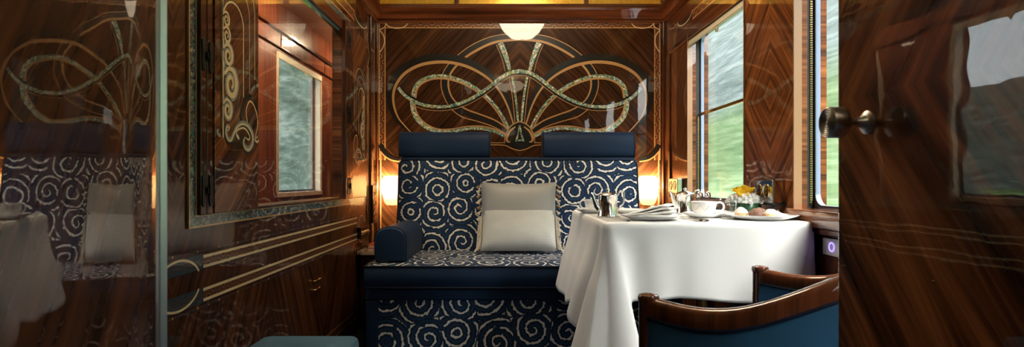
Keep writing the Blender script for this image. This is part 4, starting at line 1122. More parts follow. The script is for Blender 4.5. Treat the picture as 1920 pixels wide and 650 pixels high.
def pot(x, y, s, label):
    o = thing('coffee_pot', label, 'coffee pot', (x, y, Z0))
    b = MB().lathe([(0.001, 0.0), (0.041 * s, 0.0), (0.0405 * s, 0.004), (0.0385 * s, 0.008), (0.0375 * s, 0.045 * s), (0.0365 * s, 0.080 * s), (0.0385 * s, 0.083 * s), (0.037 * s, 0.086 * s), (0.030 * s, 0.087 * s)], (x, y, Z0), 40)
    b.build('body', M['silverware'], o)
    ld = MB().lathe([(0.036 * s, 0.086 * s), (0.030 * s, 0.091 * s), (0.016 * s, 0.096 * s), (0.006 * s, 0.098 * s), (0.004 * s, 0.101 * s), (0.008 * s, 0.105 * s), (0.009 * s, 0.109 * s), (0.0001, 0.112 * s)], (x, y, Z0), 32).build('lid', M['silverware'], o)
    MB().tube([(x - 0.033 * s, y - 0.004, Z0 + 0.030 * s), (x - 0.046 * s, y - 0.006, Z0 + 0.042 * s), (x - 0.056 * s, y - 0.007, Z0 + 0.068 * s), (x - 0.064 * s, y - 0.008, Z0 + 0.090 * s), (x - 0.070 * s, y - 0.009, Z0 + 0.093 * s)], [0.013 * s, 0.011 * s, 0.0075 * s, 0.0062 * s, 0.0050 * s], 12).build('spout', M['silverware'], o)
    MB().tube(spline([(x + 0.035 * s, y, Z0 + 0.080 * s), (x + 0.046 * s, y, Z0 + 0.098 * s), (x + 0.062 * s, y, Z0 + 0.100 * s), (x + 0.064 * s, y, Z0 + 0.084 * s), (x + 0.062 * s, y, Z0 + 0.058 * s), (x + 0.052 * s, y, Z0 + 0.042 * s), (x + 0.036 * s, y, Z0 + 0.028 * s)], 5), 0.0048 * s, 8, flat=0.8).build('handle', M['silverware'], o)
    MB().tube([(x + 0.034 * s, y - 0.006, Z0 + 0.090 * s), (x + 0.034 * s, y + 0.006, Z0 + 0.090 * s)], 0.004 * s, 10).build('hinge', M['silverware'], o)
    return o
pot(0.414, 2.17, 0.98, 'small silver coffee pot at the front left of the table, spout to the left')
pot(0.790, 2.40, 0.98, 'silver coffee pot behind the large teacup')

def fork(x, y, ang, label):
    o = MB(); o.T = Matrix.Translation((x, y, Z0)) @ Matrix.Rotation(R(ang), 4, 'Z')
    o.tube([(0, -0.085, 0.002), (0, -0.06, 0.003), (0, 0.0, 0.005), (0, 0.025, 0.008), (0, 0.045, 0.009)], [0.0062, 0.0050, 0.0030, 0.0035, 0.0095], 8, flat=0.35)
    for k in range(4):
        xx = -0.0072 + 0.0048 * k
        o.tube([(xx, 0.042, 0.009), (xx, 0.060, 0.006), (xx, 0.075, 0.005), (xx, 0.092, 0.009)], [0.0019, 0.0018, 0.0016, 0.0007], 6)
    return tag(o.build('fork', M['silverware']), label, 'fork')
fork(0.424, 1.985, 6, 'silver fork lying left of the folded napkin at the front edge')
def knife(x, y, ang, label, L=0.20):
    o = MB(); o.T = Matrix.Translation((x, y, Z0)) @ Matrix.Rotation(R(ang), 4, 'Z')
    o.tube([(0, -0.10, 0.004), (0, -0.07, 0.0045), (0, -0.01, 0.004), (0, 0.0, 0.004)], [0.0062, 0.0066, 0.0045, 0.0035], 10, flat=0.6)
    o.prism([(-0.0055, 0.0, 0.003), (0.0055, 0.0, 0.003), (0.0075, 0.03, 0.003), (0.0072, 0.08, 0.003), (0.0, 0.098, 0.003), (-0.006, 0.09, 0.003)], (0, 0, 0.0016))
    return tag(o.build('knife', M['silverware']), label, 'knife')
knife(0.672, 2.000, 4, 'silver knife right of the napkin plate, nearer the plate')
knife(0.694, 1.998, 4, 'silver knife right of the napkin plate, nearer the large teacup')

def shaker(x, y, label, s=1.0):
    o = thing('cruet_shaker', label, 'shaker', (x, y, Z0))
    MB().lathe([(0.001, 0.0), (0.016 * s, 0.0), (0.017 * s, 0.01), (0.014 * s, 0.05), (0.0135 * s, 0.068), (0.001, 0.068)], (x, y, Z0), 24, flute=lambda a, z: 1 + 0.05 * math.cos(8 * a)).build('glass_body', M['crystal'], o)
    MB().lathe([(0.0145 * s, 0.066), (0.0155 * s, 0.070), (0.0145 * s, 0.082), (0.010 * s, 0.090), (0.0001, 0.094)], (x, y, Z0), 24).build('cap', M['silverware'], o)
    return o
shaker(0.870, 2.45, 'silver capped cruet behind the large teacup, left one', 1.0)
shaker(0.913, 2.47, 'silver capped cruet behind the large teacup, right one', 0.9)
def tumbler(x, y, r, h, label):
    o = MB().lathe([(0.001, 0.0), (r * 0.82, 0.0), (r * 0.86, 0.004), (r, h), (r * 0.94, h), (r * 0.80, 0.010), (0.001, 0.008)], (x, y, Z0), 32).build('glass_tumbler', M['crystal']); return tag(o, label, 'glass')
tumbler(0.938, 2.36, 0.026, 0.066, 'clear glass tumbler between the large teacup and the flowers')
tumbler(0.932, 2.235, 0.0165, 0.076, 'narrow clear glass standing left of the green flower pot')

# butter dish with wrapped pats
o = MB().lathe([(0.001, 0.002), (0.030, 0.003), (0.046, 0.012), (0.047, 0.0135), (0.044, 0.011), (0.028, 0.0), (0.001, 0.0)], (0.70, 2.50, Z0), 32).build('butter_dish', M['porcelain']); tag(o, 'small white dish of wrapped pats behind the napkin', 'dish')
for i, (dx, dy, a, lab) in enumerate(((-0.020, 0.0, 20, 'left'), (0.004, 0.008, -25, 'middle'), (0.024, -0.004, 40, 'right'))):
    q = MB(); q.T = Matrix.Translation((0.70 + dx, 2.50 + dy, Z0 + 0.006 )) @ Matrix.Rotation(R(a), 4, 'Z') @ Matrix.Rotation(R(12), 4, 'X')
    q.box(-0.013, 0.013, -0.010, 0.010, 0, 0.020).prism([(-0.013, 0, 0.010), (-0.021, -0.006, 0.006), (-0.021, 0.006, 0.016)], (0, 0.002, 0)).prism([(0.013, 0, 0.010), (0.021, -0.006, 0.006), (0.021, 0.006, 0.016)], (0, 0.002, 0))
    tag(q.build('butter_pat', M['napkin'], bevel=0.003), 'white wrapped butter pat in the small dish, %s one' % lab, 'butter pat', 'butter pats in the dish')
# coppery spoon beside the dish
q = MB(); q.T = Matrix.Translation((0.775, 2.53, Z0)) @ Matrix.Rotation(R(-50), 4, 'Z')
q.tube([(0, -0.05, 0.003), (0, 0.0, 0.004), (0, 0.03, 0.010)], [0.003, 0.002, 0.0025], 8, flat=0.5); q.ball((0, 0.042, 0.010), (0.009, 0.014, 0.003))
tag(q.build('sugar_spoon', M['brass']), 'small brass spoon lying by the wrapped pats', 'spoon')

# flowers
fx, fy = 1.000, 2.285
fp = thing('flower_arrangement', 'green leaf-wrapped pot of yellow blooms and white gypsophila on the table', 'flowers', (fx, fy, Z0))
MB().lathe([(0.001, 0.0), (0.054, 0.0), (0.057, 0.004), (0.058, 0.056), (0.055, 0.058), (0.001, 0.052)], (fx, fy, Z0), 40).build('pot', M['leaf'], fp)
rb = MB(); rb.tube([(fx + 0.0590 * math.cos(R(a)), fy + 0.0590 * math.sin(R(a)), Z0 + 0.046 - (a - 190) * 0.00042) for a in range(190, 292, 6)], [0.004] * 17, 6, flat=0.5)
rb.build('leaf_tie', M['stem'], fp)
random.seed(11); gy = MB()
gy.grid(lambda u, v: (fx - 0.004 + (0.064 + 0.003 * math.sin(9 * u * 2 * PI)) * math.cos(2 * PI * u) * math.sin(PI / 2 * v) ** 0.8, fy + 0.062 * math.sin(2 * PI * u) * math.sin(PI / 2 * v) ** 0.8, Z0 + 0.050 + 0.030 * math.cos(PI / 2 * v)), 36, 10, 0)
for i in range(300):
    a = random.uniform(0, 2 * PI); q = math.sqrt(random.random()); rr = 0.068 * q
    zz = 0.050 + 0.034 * math.sqrt(max(0, 1 - q * q)) + random.uniform(-0.004, 0.005)
    c = (fx + rr * math.cos(a) - 0.004, fy + rr * math.sin(a), Z0 + zz)
    for k in range(3):
        t = random.uniform(0, 2 * PI); gy.ball((c[0] + 0.004 * math.cos(t), c[1] + 0.004 * math.sin(t), c[2] + random.uniform(-0.003, 0.003)), random.uniform(0.0038, 0.0056), 0, 8, 6)
for i in range(30):   # a loose sprig spilling over the left rim
    c = (fx - 0.064 + random.uniform(-0.012, 0.01), fy - 0.012 + random.uniform(-0.015, 0.015), Z0 + random.uniform(0.036, 0.078))
    for k in range(4):
        t = random.uniform(0, 2 * PI); gy.ball((c[0] + 0.003 * math.cos(t), c[1] + 0.003 * math.sin(t), c[2]), random.uniform(0.0026, 0.0038), 0, 6, 4)
g_ = gy.build('gypsophila', M['white_petal'], fp); g_['kind'] = 'stuff'
def bloom(x, y, z, s, tilt, rz):
    b = MB(); b.T = Matrix.Translation((x, y, z)) @ Matrix.Rotation(R(rz), 4, 'Z') @ Matrix.Rotation(R(tilt), 4, 'X')
    for k in range(6):
        a = R(60 * k)
        def pet(u, v, a=a, k=k):
            ln = 0.034 * s * u; wd = 0.013 * s * math.sin(PI * min(1, 0.12 + 0.86 * u)) * (2 * v - 1); zz = 0.030 * s * u * (1.0 if k % 2 else 0.75) - 0.010 * s * u * u + 0.004 * s * (2 * v - 1) ** 2
            return (ln * math.cos(a) * 0.62 - wd * math.sin(a), ln * math.sin(a) * 0.62 + wd * math.cos(a), zz)
        b.grid(pet, 8, 5, 0)
    b.ball((0, 0, 0.006 * s), 0.006 * s, 0, 8, 6)
    b.build('bloom', M['yellow'], fp)
bloom(fx - 0.034, fy - 0.020, Z0 + 0.074, 1.3, 35, 20); bloom(fx + 0.000, fy - 0.012, Z0 + 0.080, 1.5, 22, 160); bloom(fx - 0.012, fy + 0.022, Z0 + 0.084, 1.4, -15, 60); bloom(fx + 0.040, fy + 0.004, Z0 + 0.066, 0.9, 30, 250)

# pastries
def lump(name, x, y, z, r, mat, label, seed, cap=None, capmat=None, group='pastries on the large plate'):
    rg = random.Random(seed); ph = [rg.uniform(0, 6) for _ in range(6)]
    def f(u, v, k=1.0, dz=0.0):
        th = PI * v; a = 2 * PI * u
        b_ = 1 + 0.06 * math.sin(3 * a + ph[0]) * math.sin(th) + 0.05 * math.sin(5 * th + ph[1]) + 0.03 * math.sin(7 * a + ph[2] + 4 * th)
        zz = -math.cos(th)
        if zz < -0.6: zz = -0.6 - 0.1 * (abs(zz) - 0.6)
        return (x + r[0] * b_ * k * math.sin(th) * math.cos(a), y + r[1] * b_ * k * math.sin(th) * math.sin(a), z + r[2] * (0.64 + zz * b_ * k) + dz)
    if cap is None:
        o = MB().grid(lambda u, v: f(u, v), 28, 18, 0).build(name, mat); return tag(o, label, 'pastry', group)
    o = thing(name, label, 'pastry', (x, y, z), group)
    MB().grid(lambda u, v: f(u, v), 28, 18, 0).build('crust', mat, o)
    MB().grid(lambda u, v: f(u, cap + (1 - cap) * v, 1.03 + 0.03 * math.sin(8 * u * 2 * PI)), 28, 10, 0).build('topping', capmat, o)
    return o
pz = Z0 + 0.0048
lump('cream_puff', 0.872, 2.030, pz, (0.022, 0.022, 0.022), M['bun'], 'round choux bun dusted white at the left of the pastry plate', 1, 0.55, M['sugar'])
lump('chocolate_ball', 0.915, 2.005, pz, (0.024, 0.024, 0.021), M['choc'], 'chocolate crumbed ball in front on the pastry plate', 2)
lump('chocolate_ball', 0.945, 2.048, pz, (0.024, 0.022, 0.022), M['choc'], 'chocolate crumbed ball behind the other pastries', 3)
lump('cream_puff', 0.962, 1.995, pz, (0.025, 0.020, 0.019), M['bun'], 'icing-topped choux bun right of the front chocolate ball', 4, 0.58, M['sugar'])
lump('cream_puff', 1.000, 2.030, pz, (0.020, 0.018, 0.014), M['sugar'], 'small pale bun at the right of the pastry plate', 5)

# ================================================================== armchair (tub, mahogany rail, blue velvet)
A, B = Vector((0.344, 1.285, 0)), Vector((0.800, 1.713, 0))
wd = (B - A).normalized(); bd = Vector((wd.y, -wd.x, 0)); Mc = (A + B) / 2; HWD = (B - A).length / 2
ch = thing('armchair', 'mahogany tub armchair in blue velvet at the near table corner, fluted arm posts', 'armchair', (Mc.x, Mc.y, 0))
def ush(n, hw, dp_, p=0.62):
    out = []
    for i in range(n + 1):
        t = -PI / 2 + PI * i / n; sn, cs = math.sin(t), math.cos(t)
        w_ = hw * math.copysign(abs(sn) ** p, sn); d_ = dp_ * abs(cs) ** 0.9
        out.append((w_, d_))
    return out
def zr(d): 
    return spl_z(d)
_zp = [(0.0, 0.600), (0.06, 0.594), (0.13, 0.592), (0.20, 0.605), (0.28, 0.640), (0.37, 0.690), (0.44, 0.725), (0.50, 0.74)]
def spl_z(d):
    for (a, za), (b_, zb_) in zip(_zp, _zp[1:]):
        if d <= b_:
            t = (d - a) / (b_ - a); t = max(0, min(1, t)); return za + (zb_ - za) * t
    return _zp[-1][1]
us = ush(56, HWD, 0.47)
# even spacing smoothing
path = [Mc + wd * w_ + bd * d_ + Vector((0, 0, spl_z(d_))) for w_, d_ in us]
for _ in range(3):
    path = [path[0]] + [Vector((path[i].x, path[i].y, (path[i - 1].z + path[i].z * 2 + path[i + 1].z) / 4)) for i in range(1, len(path) - 1)] + [path[-1]]
sec = [(-0.019, -0.038), (0.019, -0.038), (0.021, -0.030), (0.021, -0.008), (0.016, 0.0), (0.006, 0.004), (-0.006, 0.004), (-0.016, 0.0), (-0.021, -0.008), (-0.021, -0.030)]
MB().sweep(path, sec).build('top_rail', M['wood_chair'], ch, sharp=50)
# upholstered shell: outer and inner face, curved together
def shell(offs, z_lo, name, mat, drop=0.036):
    m = MB(); vs = []; k = len(path); nz = 8
    for i, p in enumerate(path):
        t = path[min(i + 1, k - 1)] - path[max(i - 1, 0)]; t.z = 0; t.normalize(); a = Vector((t.y, -t.x, 0))
        for j in range(nz + 1):
            v = j / nz; zt = p.z - drop
            bul = 0.006 * math.sin(PI * v) * (1 if offs > 0 else -2.2)
            vs.append((p.x + a.x * (offs + bul), p.y + a.y * (offs + bul), z_lo + (zt - z_lo) * v))
    m._add(vs, [(i * (nz + 1) + j, (i + 1) * (nz + 1) + j, (i + 1) * (nz + 1) + j + 1, i * (nz + 1) + j + 1) for i in range(k - 1) for j in range(nz)], 0, True)
    return m.build(name, mat, ch)
shell(0.015, 0.20, 'outer_panel', M['velvet']); shell(-0.016, 0.36, 'inner_panel', M['velvet'])
for of, nm in ((0.017, 'outer_piping'), (-0.019, 'inner_piping')):
    pts = []
    for i, p in enumerate(path):
        t = path[min(i + 1, len(path) - 1)] - path[max(i - 1, 0)]; t.z = 0; t.normalize(); pts.append(p + Vector((t.y, -t.x, 0)) * of + Vector((0, 0, -0.040)))
    MB().tube(pts, 0.0042, 8).build(nm, M['navy_dark'], ch)
for P_ in (A, B):
    c = P_ - bd * 0.006
    q = MB().lathe([(0.017, 0.0), (0.020, 0.10), (0.022, 0.30), (0.0225, 0.470), (0.0225, 0.476), (0.0205, 0.480)], (c.x, c.y, 0), 24)
    q.lathe([(0.0205, 0.478), (0.0222, 0.482), (0.0222, 0.590), (0.0235, 0.594)], (c.x, c.y, 0), 64, flute=lambda a, z: (1 - 0.17 * max(0, math.cos(7 * a)) ** 0.45 * (1 if 0.481 < z < 0.592 else 0)))
    q.lathe([(0.0235, 0.594), (0.0245, 0.598), (0.0245, 0.604), (0.022, 0.609), (0.012, 0.612), (0.0001, 0.613)], (c.x, c.y, 0), 32)
    q.build('arm_post', M['wood_chair'], ch, sharp=40)
for w_, d_ in ((-0.20, 0.36), (0.20, 0.36)):
    c = Mc + wd * w_ + bd * d_; e = c + bd * 0.05
    MB().tube([(e.x, e.y, 0), (c.x, c.y, 0.13), (c.x, c.y, 0.24)], [0.014, 0.020, 0.022], 10).build('rear_leg', M['wood_chair'], ch)
# seat: frame and cushion following the tub
def dshape(k, f0): 
    return [Mc + wd * (w_ * k) + bd * (f0 + (d_ - f0) * k if d_ > f0 else f0) for w_, d_ in us]
so = [(p.x, p.y, 0.20) for p in dshape(0.955, 0.015)]
MB().prism(so, (0, 0, 0.13)).build('seat_frame', M['wood_chair'], ch, bevel=0.004)
m = MB(); o_ = dshape(0.90, 0.02); cen = sum(o_, Vector()) / len(o_); lev = [(1.0, 0.331), (1.02, 0.36), (1.0, 0.395), (0.93, 0.412), (0.6, 0.424), (0.2, 0.428)]; k = len(o_)
vs = [tuple(cen + (p - cen) * s + Vector((0, 0, z))) for s, z in lev for p in o_]
m._add(vs, [(i * k + j, i * k + (j + 1) % k, (i + 1) * k + (j + 1) % k, (i + 1) * k + j) for i in range(len(lev) - 1) for j in range(k)], 0, True)
m._add(vs[-k:], [tuple(range(k))], 0, True); m._add(vs[:k], [tuple(reversed(range(k)))], 0)
m.build('seat', M['velvet'], ch)

# ================================================================== footstool bottom left
st = thing('footstool', 'blue velvet footstool on the floor in front of the left wall', 'stool', (-0.585, 1.42, 0))
def stool_top(x0, x1, y0, y1, z0, z1):
    m = MB(); n = 20
    lev = [(0.97, z0), (1.0, z0 + 0.012), (1.006, (z0 + z1) / 2), (1.0, z1 - 0.018), (0.985, z1 - 0.006), (0.955, z1), (0.5, z1 + 0.004), (0.02, z1 + 0.005)]
    o = rrect(x0, x1, y0, y1, 0.028, 6); c = ((x0 + x1) / 2, (y0 + y1) / 2); k = len(o); vs = []
    hx, hy = (x1 - x0) / 2, (y1 - y0) / 2
    for s, z in lev:
        for a, b in o:
            if s > 0.9: ins = (1 - s) * hx; vs.append((c[0] + (a - c[0]) * (hx - ins) / hx, c[1] + (b - c[1]) * (hy - ins) / hy, z))
            else: vs.append((c[0] + (a - c[0]) * s, c[1] + (b - c[1]) * s, z))
    m._add(vs, [(i * k + j, i * k + (j + 1) % k, (i + 1) * k + (j + 1) % k, (i + 1) * k + j) for i in range(len(lev) - 1) for j in range(k)], 0, True)
    m._add(vs[-k:], [tuple(range(k))], 0, True); m._add(vs[:k], [tuple(reversed(range(k)))], 0); return m
stool_top(-0.735, -0.437, 1.10, 1.735, 0.215, 0.392).build('cushion', M['velvet'], st)
MB().box(-0.725, -0.447, 1.11, 1.725, 0.15, 0.214).build('apron', M['wood_chair'], st, bevel=0.004)
for x, y in ((-0.70, 1.14), (-0.47, 1.14), (-0.70, 1.70), (-0.47, 1.70)):
    MB().tube([(x, y, 0), (x, y, 0.15)], [0.012, 0.020], 12).build('leg', M['wood_chair'], st)

# ================================================================== wall fittings
def wall_lamp(x, label):
    zc = CZ + (VY - 357) * YB / FPX
    o = thing('wall_lamp', label, 'wall lamp', (x, YB, zc))
    y0 = YB - 0.001
    MB().prism([(x + 0.045 * math.cos(R(a)), y0, zc + 0.055 * math.sin(R(a))) for a in range(0, 360, 15)], (0, -0.012, 0)).build('back_plate', M['brass'], o, bevel=0.003)
    # scallop-shell shade: wide shouldered top, tapering foot
    prof = [(0.030, -0.098), (0.046, -0.085), (0.058, -0.055), (0.067, -0.015), (0.072, 0.030), (0.070, 0.065), (0.058, 0.090), (0.040, 0.099)]
    prof = spline(prof, 4)
    m = MB(); n = 22; vs = []
    for r, z in prof:
        for j in range(n + 1):
            a = PI * j / n; rr = r * (1 + 0.012 * math.cos(10 * a))
            vs.append((x - rr * math.cos(a), y0 - 0.027 - 0.052 * math.sin(a) * (r / 0.072), zc + z))
    w_ = n + 1
    m._add(vs, [(i * w_ + j, i * w_ + j + 1, (i + 1) * w_ + j + 1, (i + 1) * w_ + j) for i in range(len(prof) - 1) for j in range(n)], 0, True)
    s_ = m.build('shade', M['shade'], o)
    MB().ball((x, y0 - 0.030, zc + 0.028), (0.015, 0.013, 0.024)).build('bulb', M['bulb'], o)
    g = MB(); g.tube([(x + sg * 0, 0, 0) for sg in (0,)] * 2 if False else [(x + 0.031 * math.cos(R(a)), y0 - 0.027 - 0.022 * math.sin(R(a)), zc - 0.098) for a in range(0, 181, 15)], 0.003, 6)
    g.tube([(x + 0.066, y0 - 0.028, zc + 0.01), (x + 0.076, y0 - 0.020, zc + 0.012), (x + 0.074, y0 - 0.014, zc - 0.02), (x + 0.050, y0 - 0.012, zc - 0.075)], 0.0025, 6)
    g.build('cradle', M['brass'], o)
    return o
wall_lamp(-0.727, 'lit frosted glass wall lamp left of the sofa back')
wall_lamp(0.977, 'lit frosted glass wall lamp right of the sofa back')

def socket_box(y0, y1, z0, z1, label, bracket):
    o = thing('wall_socket', label, 'wall socket', (XR, (y0 + y1) / 2, z0))
    D = 0.048; X = XR - D
    MB().box(X, XR - 0.0005, y0, y1, z0, z1).build('housing', M['chrome'], o, bevel=0.003)
    ym = (y0 + y1) / 2
    for k in (-1, 1):
        cy = ym + k * (y1 - y0) * 0.21; ry, rz = (y1 - y0) * 0.135, (z1 - z0) * 0.29; cz = (z0 + z1) / 2 + 0.002
        el = [(cy + ry * math.cos(R(a)), cz + rz * math.sin(R(a))) for a in range(0, 360, 15)]
        ri = MB().tube([(X - 0.0005, a, b) for a, b in el], 0.0022, 6, closed=True).build('oval_rim', M['brass'], o)
        MB().prism([(X - 0.0012, a, b) for a, b in el], (0.0008, 0, 0)).build('oval_opening', M['black'], ri)
        q = MB()
        for dz in (-0.008, 0.008): q.tube([(X - 0.004, cy, cz + dz), (X - 0.001, cy, cz + dz)], 0.003, 8)
        q.build('contact', M['brass'], ri)
    if bracket: MB().box(XR - 0.052, XR - 0.0005, y0 - 0.02, y1 + 0.01, z0 - 0.0065, z0 - 0.0005).build('bracket', M['bronze'], o, bevel=0.001)
    return o
socket_box(2.170, 2.320, 0.784, 0.876, 'chrome wall socket box with two oval openings on the pillar above the flowers', True)
socket_box(3.335, 3.520, 0.800, 0.889, 'chrome wall socket box with two oval openings beside the right wall lamp', False)
# brass double outlet low on the end bay
o = thing('brass_outlet', 'small brass twin outlet low beside the right wall lamp', 'outlet', (XR, 3.44, 0.79))
MB().box(XR - 0.010, XR - 0.0005, 3.37, 3.51, 0.745, 0.790).build('plate', M['bronze'], o, bevel=0.002)
for y in (3.41, 3.47): MB().ball((XR - 0.013, y, 0.768), (0.008, 0.012, 0.012)).build('contact', M['brass'], o)
# pale switch with a glowing ring under the near window
o = thing('light_switch', 'pale square switch with violet glowing ring below the near window', 'switch', (XR - 0.008, 1.84, 0.62))
MB().box(XR - 0.016, XR - 0.0085, 1.79, 1.885, 0.625, 0.682).build('plate', M['switchplate'], o, bevel=0.003)
MB().tube([(XR - 0.0165, 1.832 + 0.014 * math.cos(R(a)), 0.655 + 0.014 * math.sin(R(a))) for a in range(0, 360, 15)], 0.0028, 6, closed=True).build('ring', M['ledglow'], o)

# control box with four brass knobs on the left wall
o = thing('control_panel', 'black box with four brass switches on the left wall inside the inlaid ring', 'control panel', (XL, 3.38, 0.53))
MB().box(XL + 0.0005, XL + 0.024, 3.275, 3.475, 0.532, 0.600).build('housing', M['black'], o, bevel=0.003)
for i in range(4):
    y = 3.305 + i * 0.047; MB().lathe([(0.010, 0), (0.010, 0.004), (0.006, 0.006), (0.006, 0.014), (0.0001, 0.016)], (0, 0, 0), 12)
    q = MB(); q.T = Matrix.Translation((XL + 0.024, y, 0.566)) @ Matrix.Rotation(R(90), 4, 'Y'); q.lathe([(0.013, 0), (0.013, 0.003), (0.008, 0.005), (0.007, 0.013), (0.0001, 0.015)], (0, 0, 0), 14); q.build('switch_knob', M['brass'], o)
# tall black plate with three ovals in the corner
o = thing('service_panel', 'tall black panel with three oval openings in the left corner by the lamp', 'service panel', (XL + 0.012, 3.64, 0.60))
MB().box(XL + 0.0125, XL + 0.024, 3.585, 3.705, 0.600, 0.846).build('plate', M['black'], o, bevel=0.004)
for z in (0.80, 0.725, 0.650):
    q = MB(); q.tube([(XL + 0.0245, 3.645 + 0.030 * math.cos(R(a)), z + 0.026 * math.sin(R(a))) for a in range(0, 360, 20)], 0.0032, 6, closed=True); q.box(XL + 0.024, XL + 0.026, 3.638, 3.652, z - 0.010, z + 0.010); q.build('oval_rim', M['brass'], o)
# two small brass pulls on the lower wall
for i, (yy, zz, lab) in enumerate(((2.545, 0.425, 'upper'), (2.545, 0.385, 'lower'))):
    q = MB().tube([(XL, yy - 0.045, zz), (XL + 0.014, yy - 0.045, zz), (XL + 0.016, yy - 0.03, zz), (XL + 0.016, yy + 0.03, zz), (XL + 0.014, yy + 0.045, zz), (XL, yy + 0.045, zz)], 0.0028, 8)
    tag(q.build('brass_pull', M['brass']), 'slim brass pull on the dark left wall, %s of the pair' % lab, 'handle', 'brass pulls')

# corner shelf with a red book
sh_ = thing('corner_shelf', 'small cream-topped shelf in the corner left of the sofa', 'shelf', (-0.75, 3.5, 0.43))
outl_ = [(XL + 0.0125, 3.72), (XL + 0.0125, 3.235)] + [(XL + 0.05 + 0.035 * math.cos(R(a)), 3.265 + 0.04 * math.sin(R(a))) for a in range(200, 271, 10)] + [(-0.72, 3.232), (-0.694, 3.25), (-0.694, 3.455), (-0.655, 3.475), (-0.655, 3.72)]
MB().prism([(a, b, 0.446) for a, b in outl_], (0, 0, 0.020)).build('top', M['marble'], sh_, bevel=0.004)
MB().box(XL + 0.013, -0.70, 3.30, 3.72, 0.0, 0.445).build('cabinet', M['wood_stile'], sh_, bevel=0.004)
bk = thing('book', 'red hardback book lying on the corner shelf', 'book', (-0.745, 3.47, 0.4665))
MB().box(-0.806, -0.70, 3.385, 3.55, 0.469, 0.486).build('pages', M['paper'], bk)
q = MB().box(-0.810, -0.698, 3.38, 3.555, 0.4665, 0.469).box(-0.810, -0.698, 3.38, 3.555, 0.486, 0.4885).box(-0.812, -0.808, 3.38, 3.555, 0.4665, 0.4885); q.build('cover', M['red'], bk)

# ceiling bowls
def bowl(x, y, label, r=0.205):
    o = thing('ceiling_lamp', label, 'ceiling lamp', (x, y, 2.30))
    MB().lathe([(0.001, -0.185), (0.03, -0.183), (r * 0.50, -0.165), (r * 0.78, -0.115), (r * 0.94, -0.055), (r, 0.0), (r * 0.98, 0.0)], (x, y, 2.295), 48, flute=lambda a, z: 1 + 0.008 * math.cos(12 * a)).build('bowl', M['bowl'], o)
    MB().lathe([(0.001, -0.205), (0.010, -0.200), (0.016, -0.192), (0.014, -0.186), (0.001, -0.184)], (x, y, 2.295), 20).build('finial', M['bronze'], o)
    MB().lathe([(0.02, 0.0), (0.02, 0.045), (0.07, 0.05), (0.07, 0.064), (0.001, 0.064)], (x, y, 2.295), 24).build('rose', M['brass'], o)
    MB().lathe([(0.03, -0.03), (r * 0.90, -0.03)], (x, y, 2.295), 32).build('fill_disc', M['bowl_fill'], o)  # added hidden emitter, lights the ceiling above the bowl
bowl(0.18, 2.62, 'glowing bowl lamp on the ceiling over the sofa side, mirrored in the end wall')
def fill_uplighter(x, y, label, r=0.22):  # unseen lamp added behind the camera to fill the table front
    o = thing('fill_uplighter', label, 'ceiling lamp', (x, y, 2.36))
    MB().lathe([(0.001, -0.20), (r * 0.4, -0.192), (r * 0.75, -0.16), (r * 0.95, -0.12), (r, -0.09), (r * 0.97, -0.09)], (x, y, 2.36), 40).build('bowl', M['alabaster'], o)
    MB().lathe([(0.001, -0.13), (r * 0.85, -0.13)], (x, y, 2.36), 32).build('fill_disc', M['fill_glow'], o)
    MB().tube([(x, y, 2.24), (x, y, 2.36)], 0.01, 10).build('stem', M['brass'], o)
fill_uplighter(0.12, -0.55, 'unseen fill lamp added under the ceiling behind the camera')
# ================================================================== land outside, sky, camera
def sstep(a, b, x):
    t = max(0, min(1, (x - a) / (b - a))); return t * t * (3 - 2 * t)
def terr(name, fn, xs, ys, mat):
    m = MB(); k = len(ys)
    vs = [(x, y, fn(x, y)) for x in xs for y in ys]
    m._add(vs, [(i * k + j, (i + 1) * k + j, (i + 1) * k + j + 1, i * k + j + 1) for i in range(len(xs) - 1) for j in range(k - 1)], 0, True)
    return struct(name, m, mat)
rr_ = random.Random(5); ph_ = [rr_.uniform(0, 6) for _ in range(8)]
def hr(x, y):
    return -1.1 + 0.16 * (x - 2) + 0.90 * max(0, x - 8.5) * sstep(8, 16, x) + 1.2 * math.sin(y * 0.11 + ph_[0]) * sstep(8, 20, x) + 0.25 * math.sin(y * 0.5 + x + ph_[1])*sstep(4, 9, x)
xs = [2.0 + 0.9 * i ** 1.25 for i in range(34)]; ys = [-60 + 3.0 * i for i in range(100)]
terr('hillside_right', hr, xs, ys, M['land_right'])
def hl(x, y):
    d = -x - 2.2
    near = 1.15 * max(0, d - 0.8) * sstep(22, 36, y) * sstep(0.5, 3, d) * (1 - sstep(15, 21, d))
    near = min(near, 14 + 2 * math.sin(y * 0.2))
    far = 19.0 * sstep(45, 100, d) * (1 + 0.25 * math.sin(y * 0.035 + ph_[2]) + 0.12 * math.sin(y * 0.11 + ph_[3]))
    return -1.1 + 0.012 * d + near + far
struct('road', MB().box(-43, -41, -80, 180, -0.75, -0.48), plain('pale_road', (0.32, 0.31, 0.30), 0.8))
xs = [-2.2 - 0.8 * i ** 1.32 for i in range(46)]; ys = [-80 + 3.0 * i for i in range(90)]
terr('hillside_left', hl, list(reversed(xs)), ys, M['land_left'])

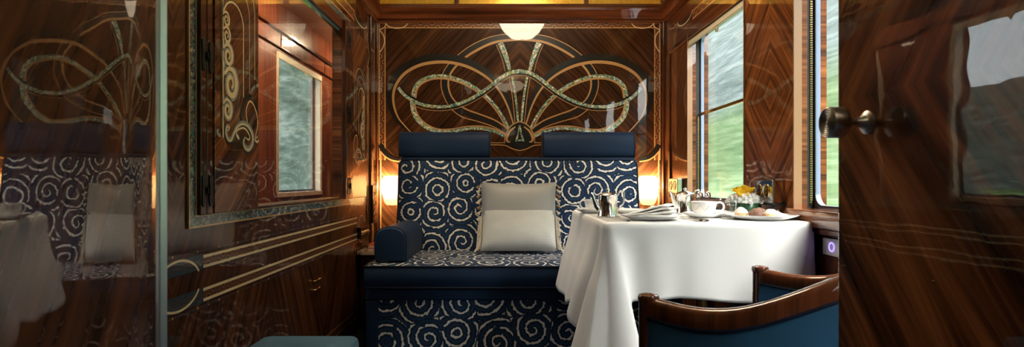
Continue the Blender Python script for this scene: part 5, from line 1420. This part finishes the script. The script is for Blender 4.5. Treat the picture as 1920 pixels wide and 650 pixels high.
L_GLOW = 5.0
w = bpy.data.worlds.new('sky'); SC.world = w; w.use_nodes = True
nt = w.node_tree; nt.nodes.clear()
tc = nt.nodes.new('ShaderNodeTexCoord'); sx = nt.nodes.new('ShaderNodeSeparateXYZ'); rp = nt.nodes.new('ShaderNodeValToRGB'); bg = nt.nodes.new('ShaderNodeBackground'); wo = nt.nodes.new('ShaderNodeOutputWorld')
nt.links.new(tc.outputs['Generated'], sx.inputs[0]); nt.links.new(sx.outputs[2], rp.inputs[0]); nt.links.new(rp.outputs[0], bg.inputs[0]); nt.links.new(bg.outputs[0], wo.inputs[0])
rp.color_ramp.elements[0].color = (0.90, 0.93, 0.97, 1); rp.color_ramp.elements[1].color = (0.80, 0.87, 1.0, 1)
bg.inputs[1].default_value = L_SKY
# thin cloud glowing around a veiled sun, high on the window side and behind the camera
gd = Vector((0.66, -0.40, 0.64)).normalized()
dt = nt.nodes.new('ShaderNodeVectorMath'); dt.operation = 'DOT_PRODUCT'; nt.links.new(tc.outputs['Generated'], dt.inputs[0]); dt.inputs[1].default_value = gd
mr = nt.nodes.new('ShaderNodeMapRange'); mr.interpolation_type = 'SMOOTHSTEP'; nt.links.new(dt.outputs['Value'], mr.inputs[0]); mr.inputs[1].default_value = 0.35; mr.inputs[2].default_value = 1.0; mr.inputs[3].default_value = 0.0; mr.inputs[4].default_value = L_GLOW
b2 = nt.nodes.new('ShaderNodeBackground'); b2.inputs[0].default_value = (1.0, 0.95, 0.88, 1); nt.links.new(mr.outputs[0], b2.inputs[1])
ad = nt.nodes.new('ShaderNodeAddShader'); nt.links.new(bg.outputs[0], ad.inputs[0]); nt.links.new(b2.outputs[0], ad.inputs[1]); nt.links.new(ad.outputs[0], wo.inputs[0])

cam = bpy.data.cameras.new('camera'); co = bpy.data.objects.new('camera', cam); COL.objects.link(co)
cam.sensor_width = 36.0; cam.lens = FPX / 1920 * 36.0
cam.shift_x = (960 - VX) / 1920; cam.shift_y = (VY - 325) / 1920
co.location = (0, 0, CZ); co.rotation_euler = (R(90), 0, 0); cam.clip_start = 0.02; cam.clip_end = 500
cam.dof.use_dof = True; cam.dof.focus_distance = 2.7; cam.dof.aperture_fstop = 7.1
SC.camera = co
SC.view_settings.view_transform = 'Standard'; SC.view_settings.look = 'None'; SC.view_settings.gamma = 1.0; SC.view_settings.use_curve_mapping = False
SC.view_settings.exposure = 1.8
SC.cycles.max_bounces = 10; SC.cycles.diffuse_bounces = 5; SC.cycles.glossy_bounces = 5; SC.cycles.transmission_bounces = 8; SC.cycles.transparent_max_bounces = 12
SC.cycles.sample_clamp_indirect = 6.0; SC.cycles.caustics_reflective = False; SC.cycles.caustics_refractive = False; SC.cycles.blur_glossy = 0.3
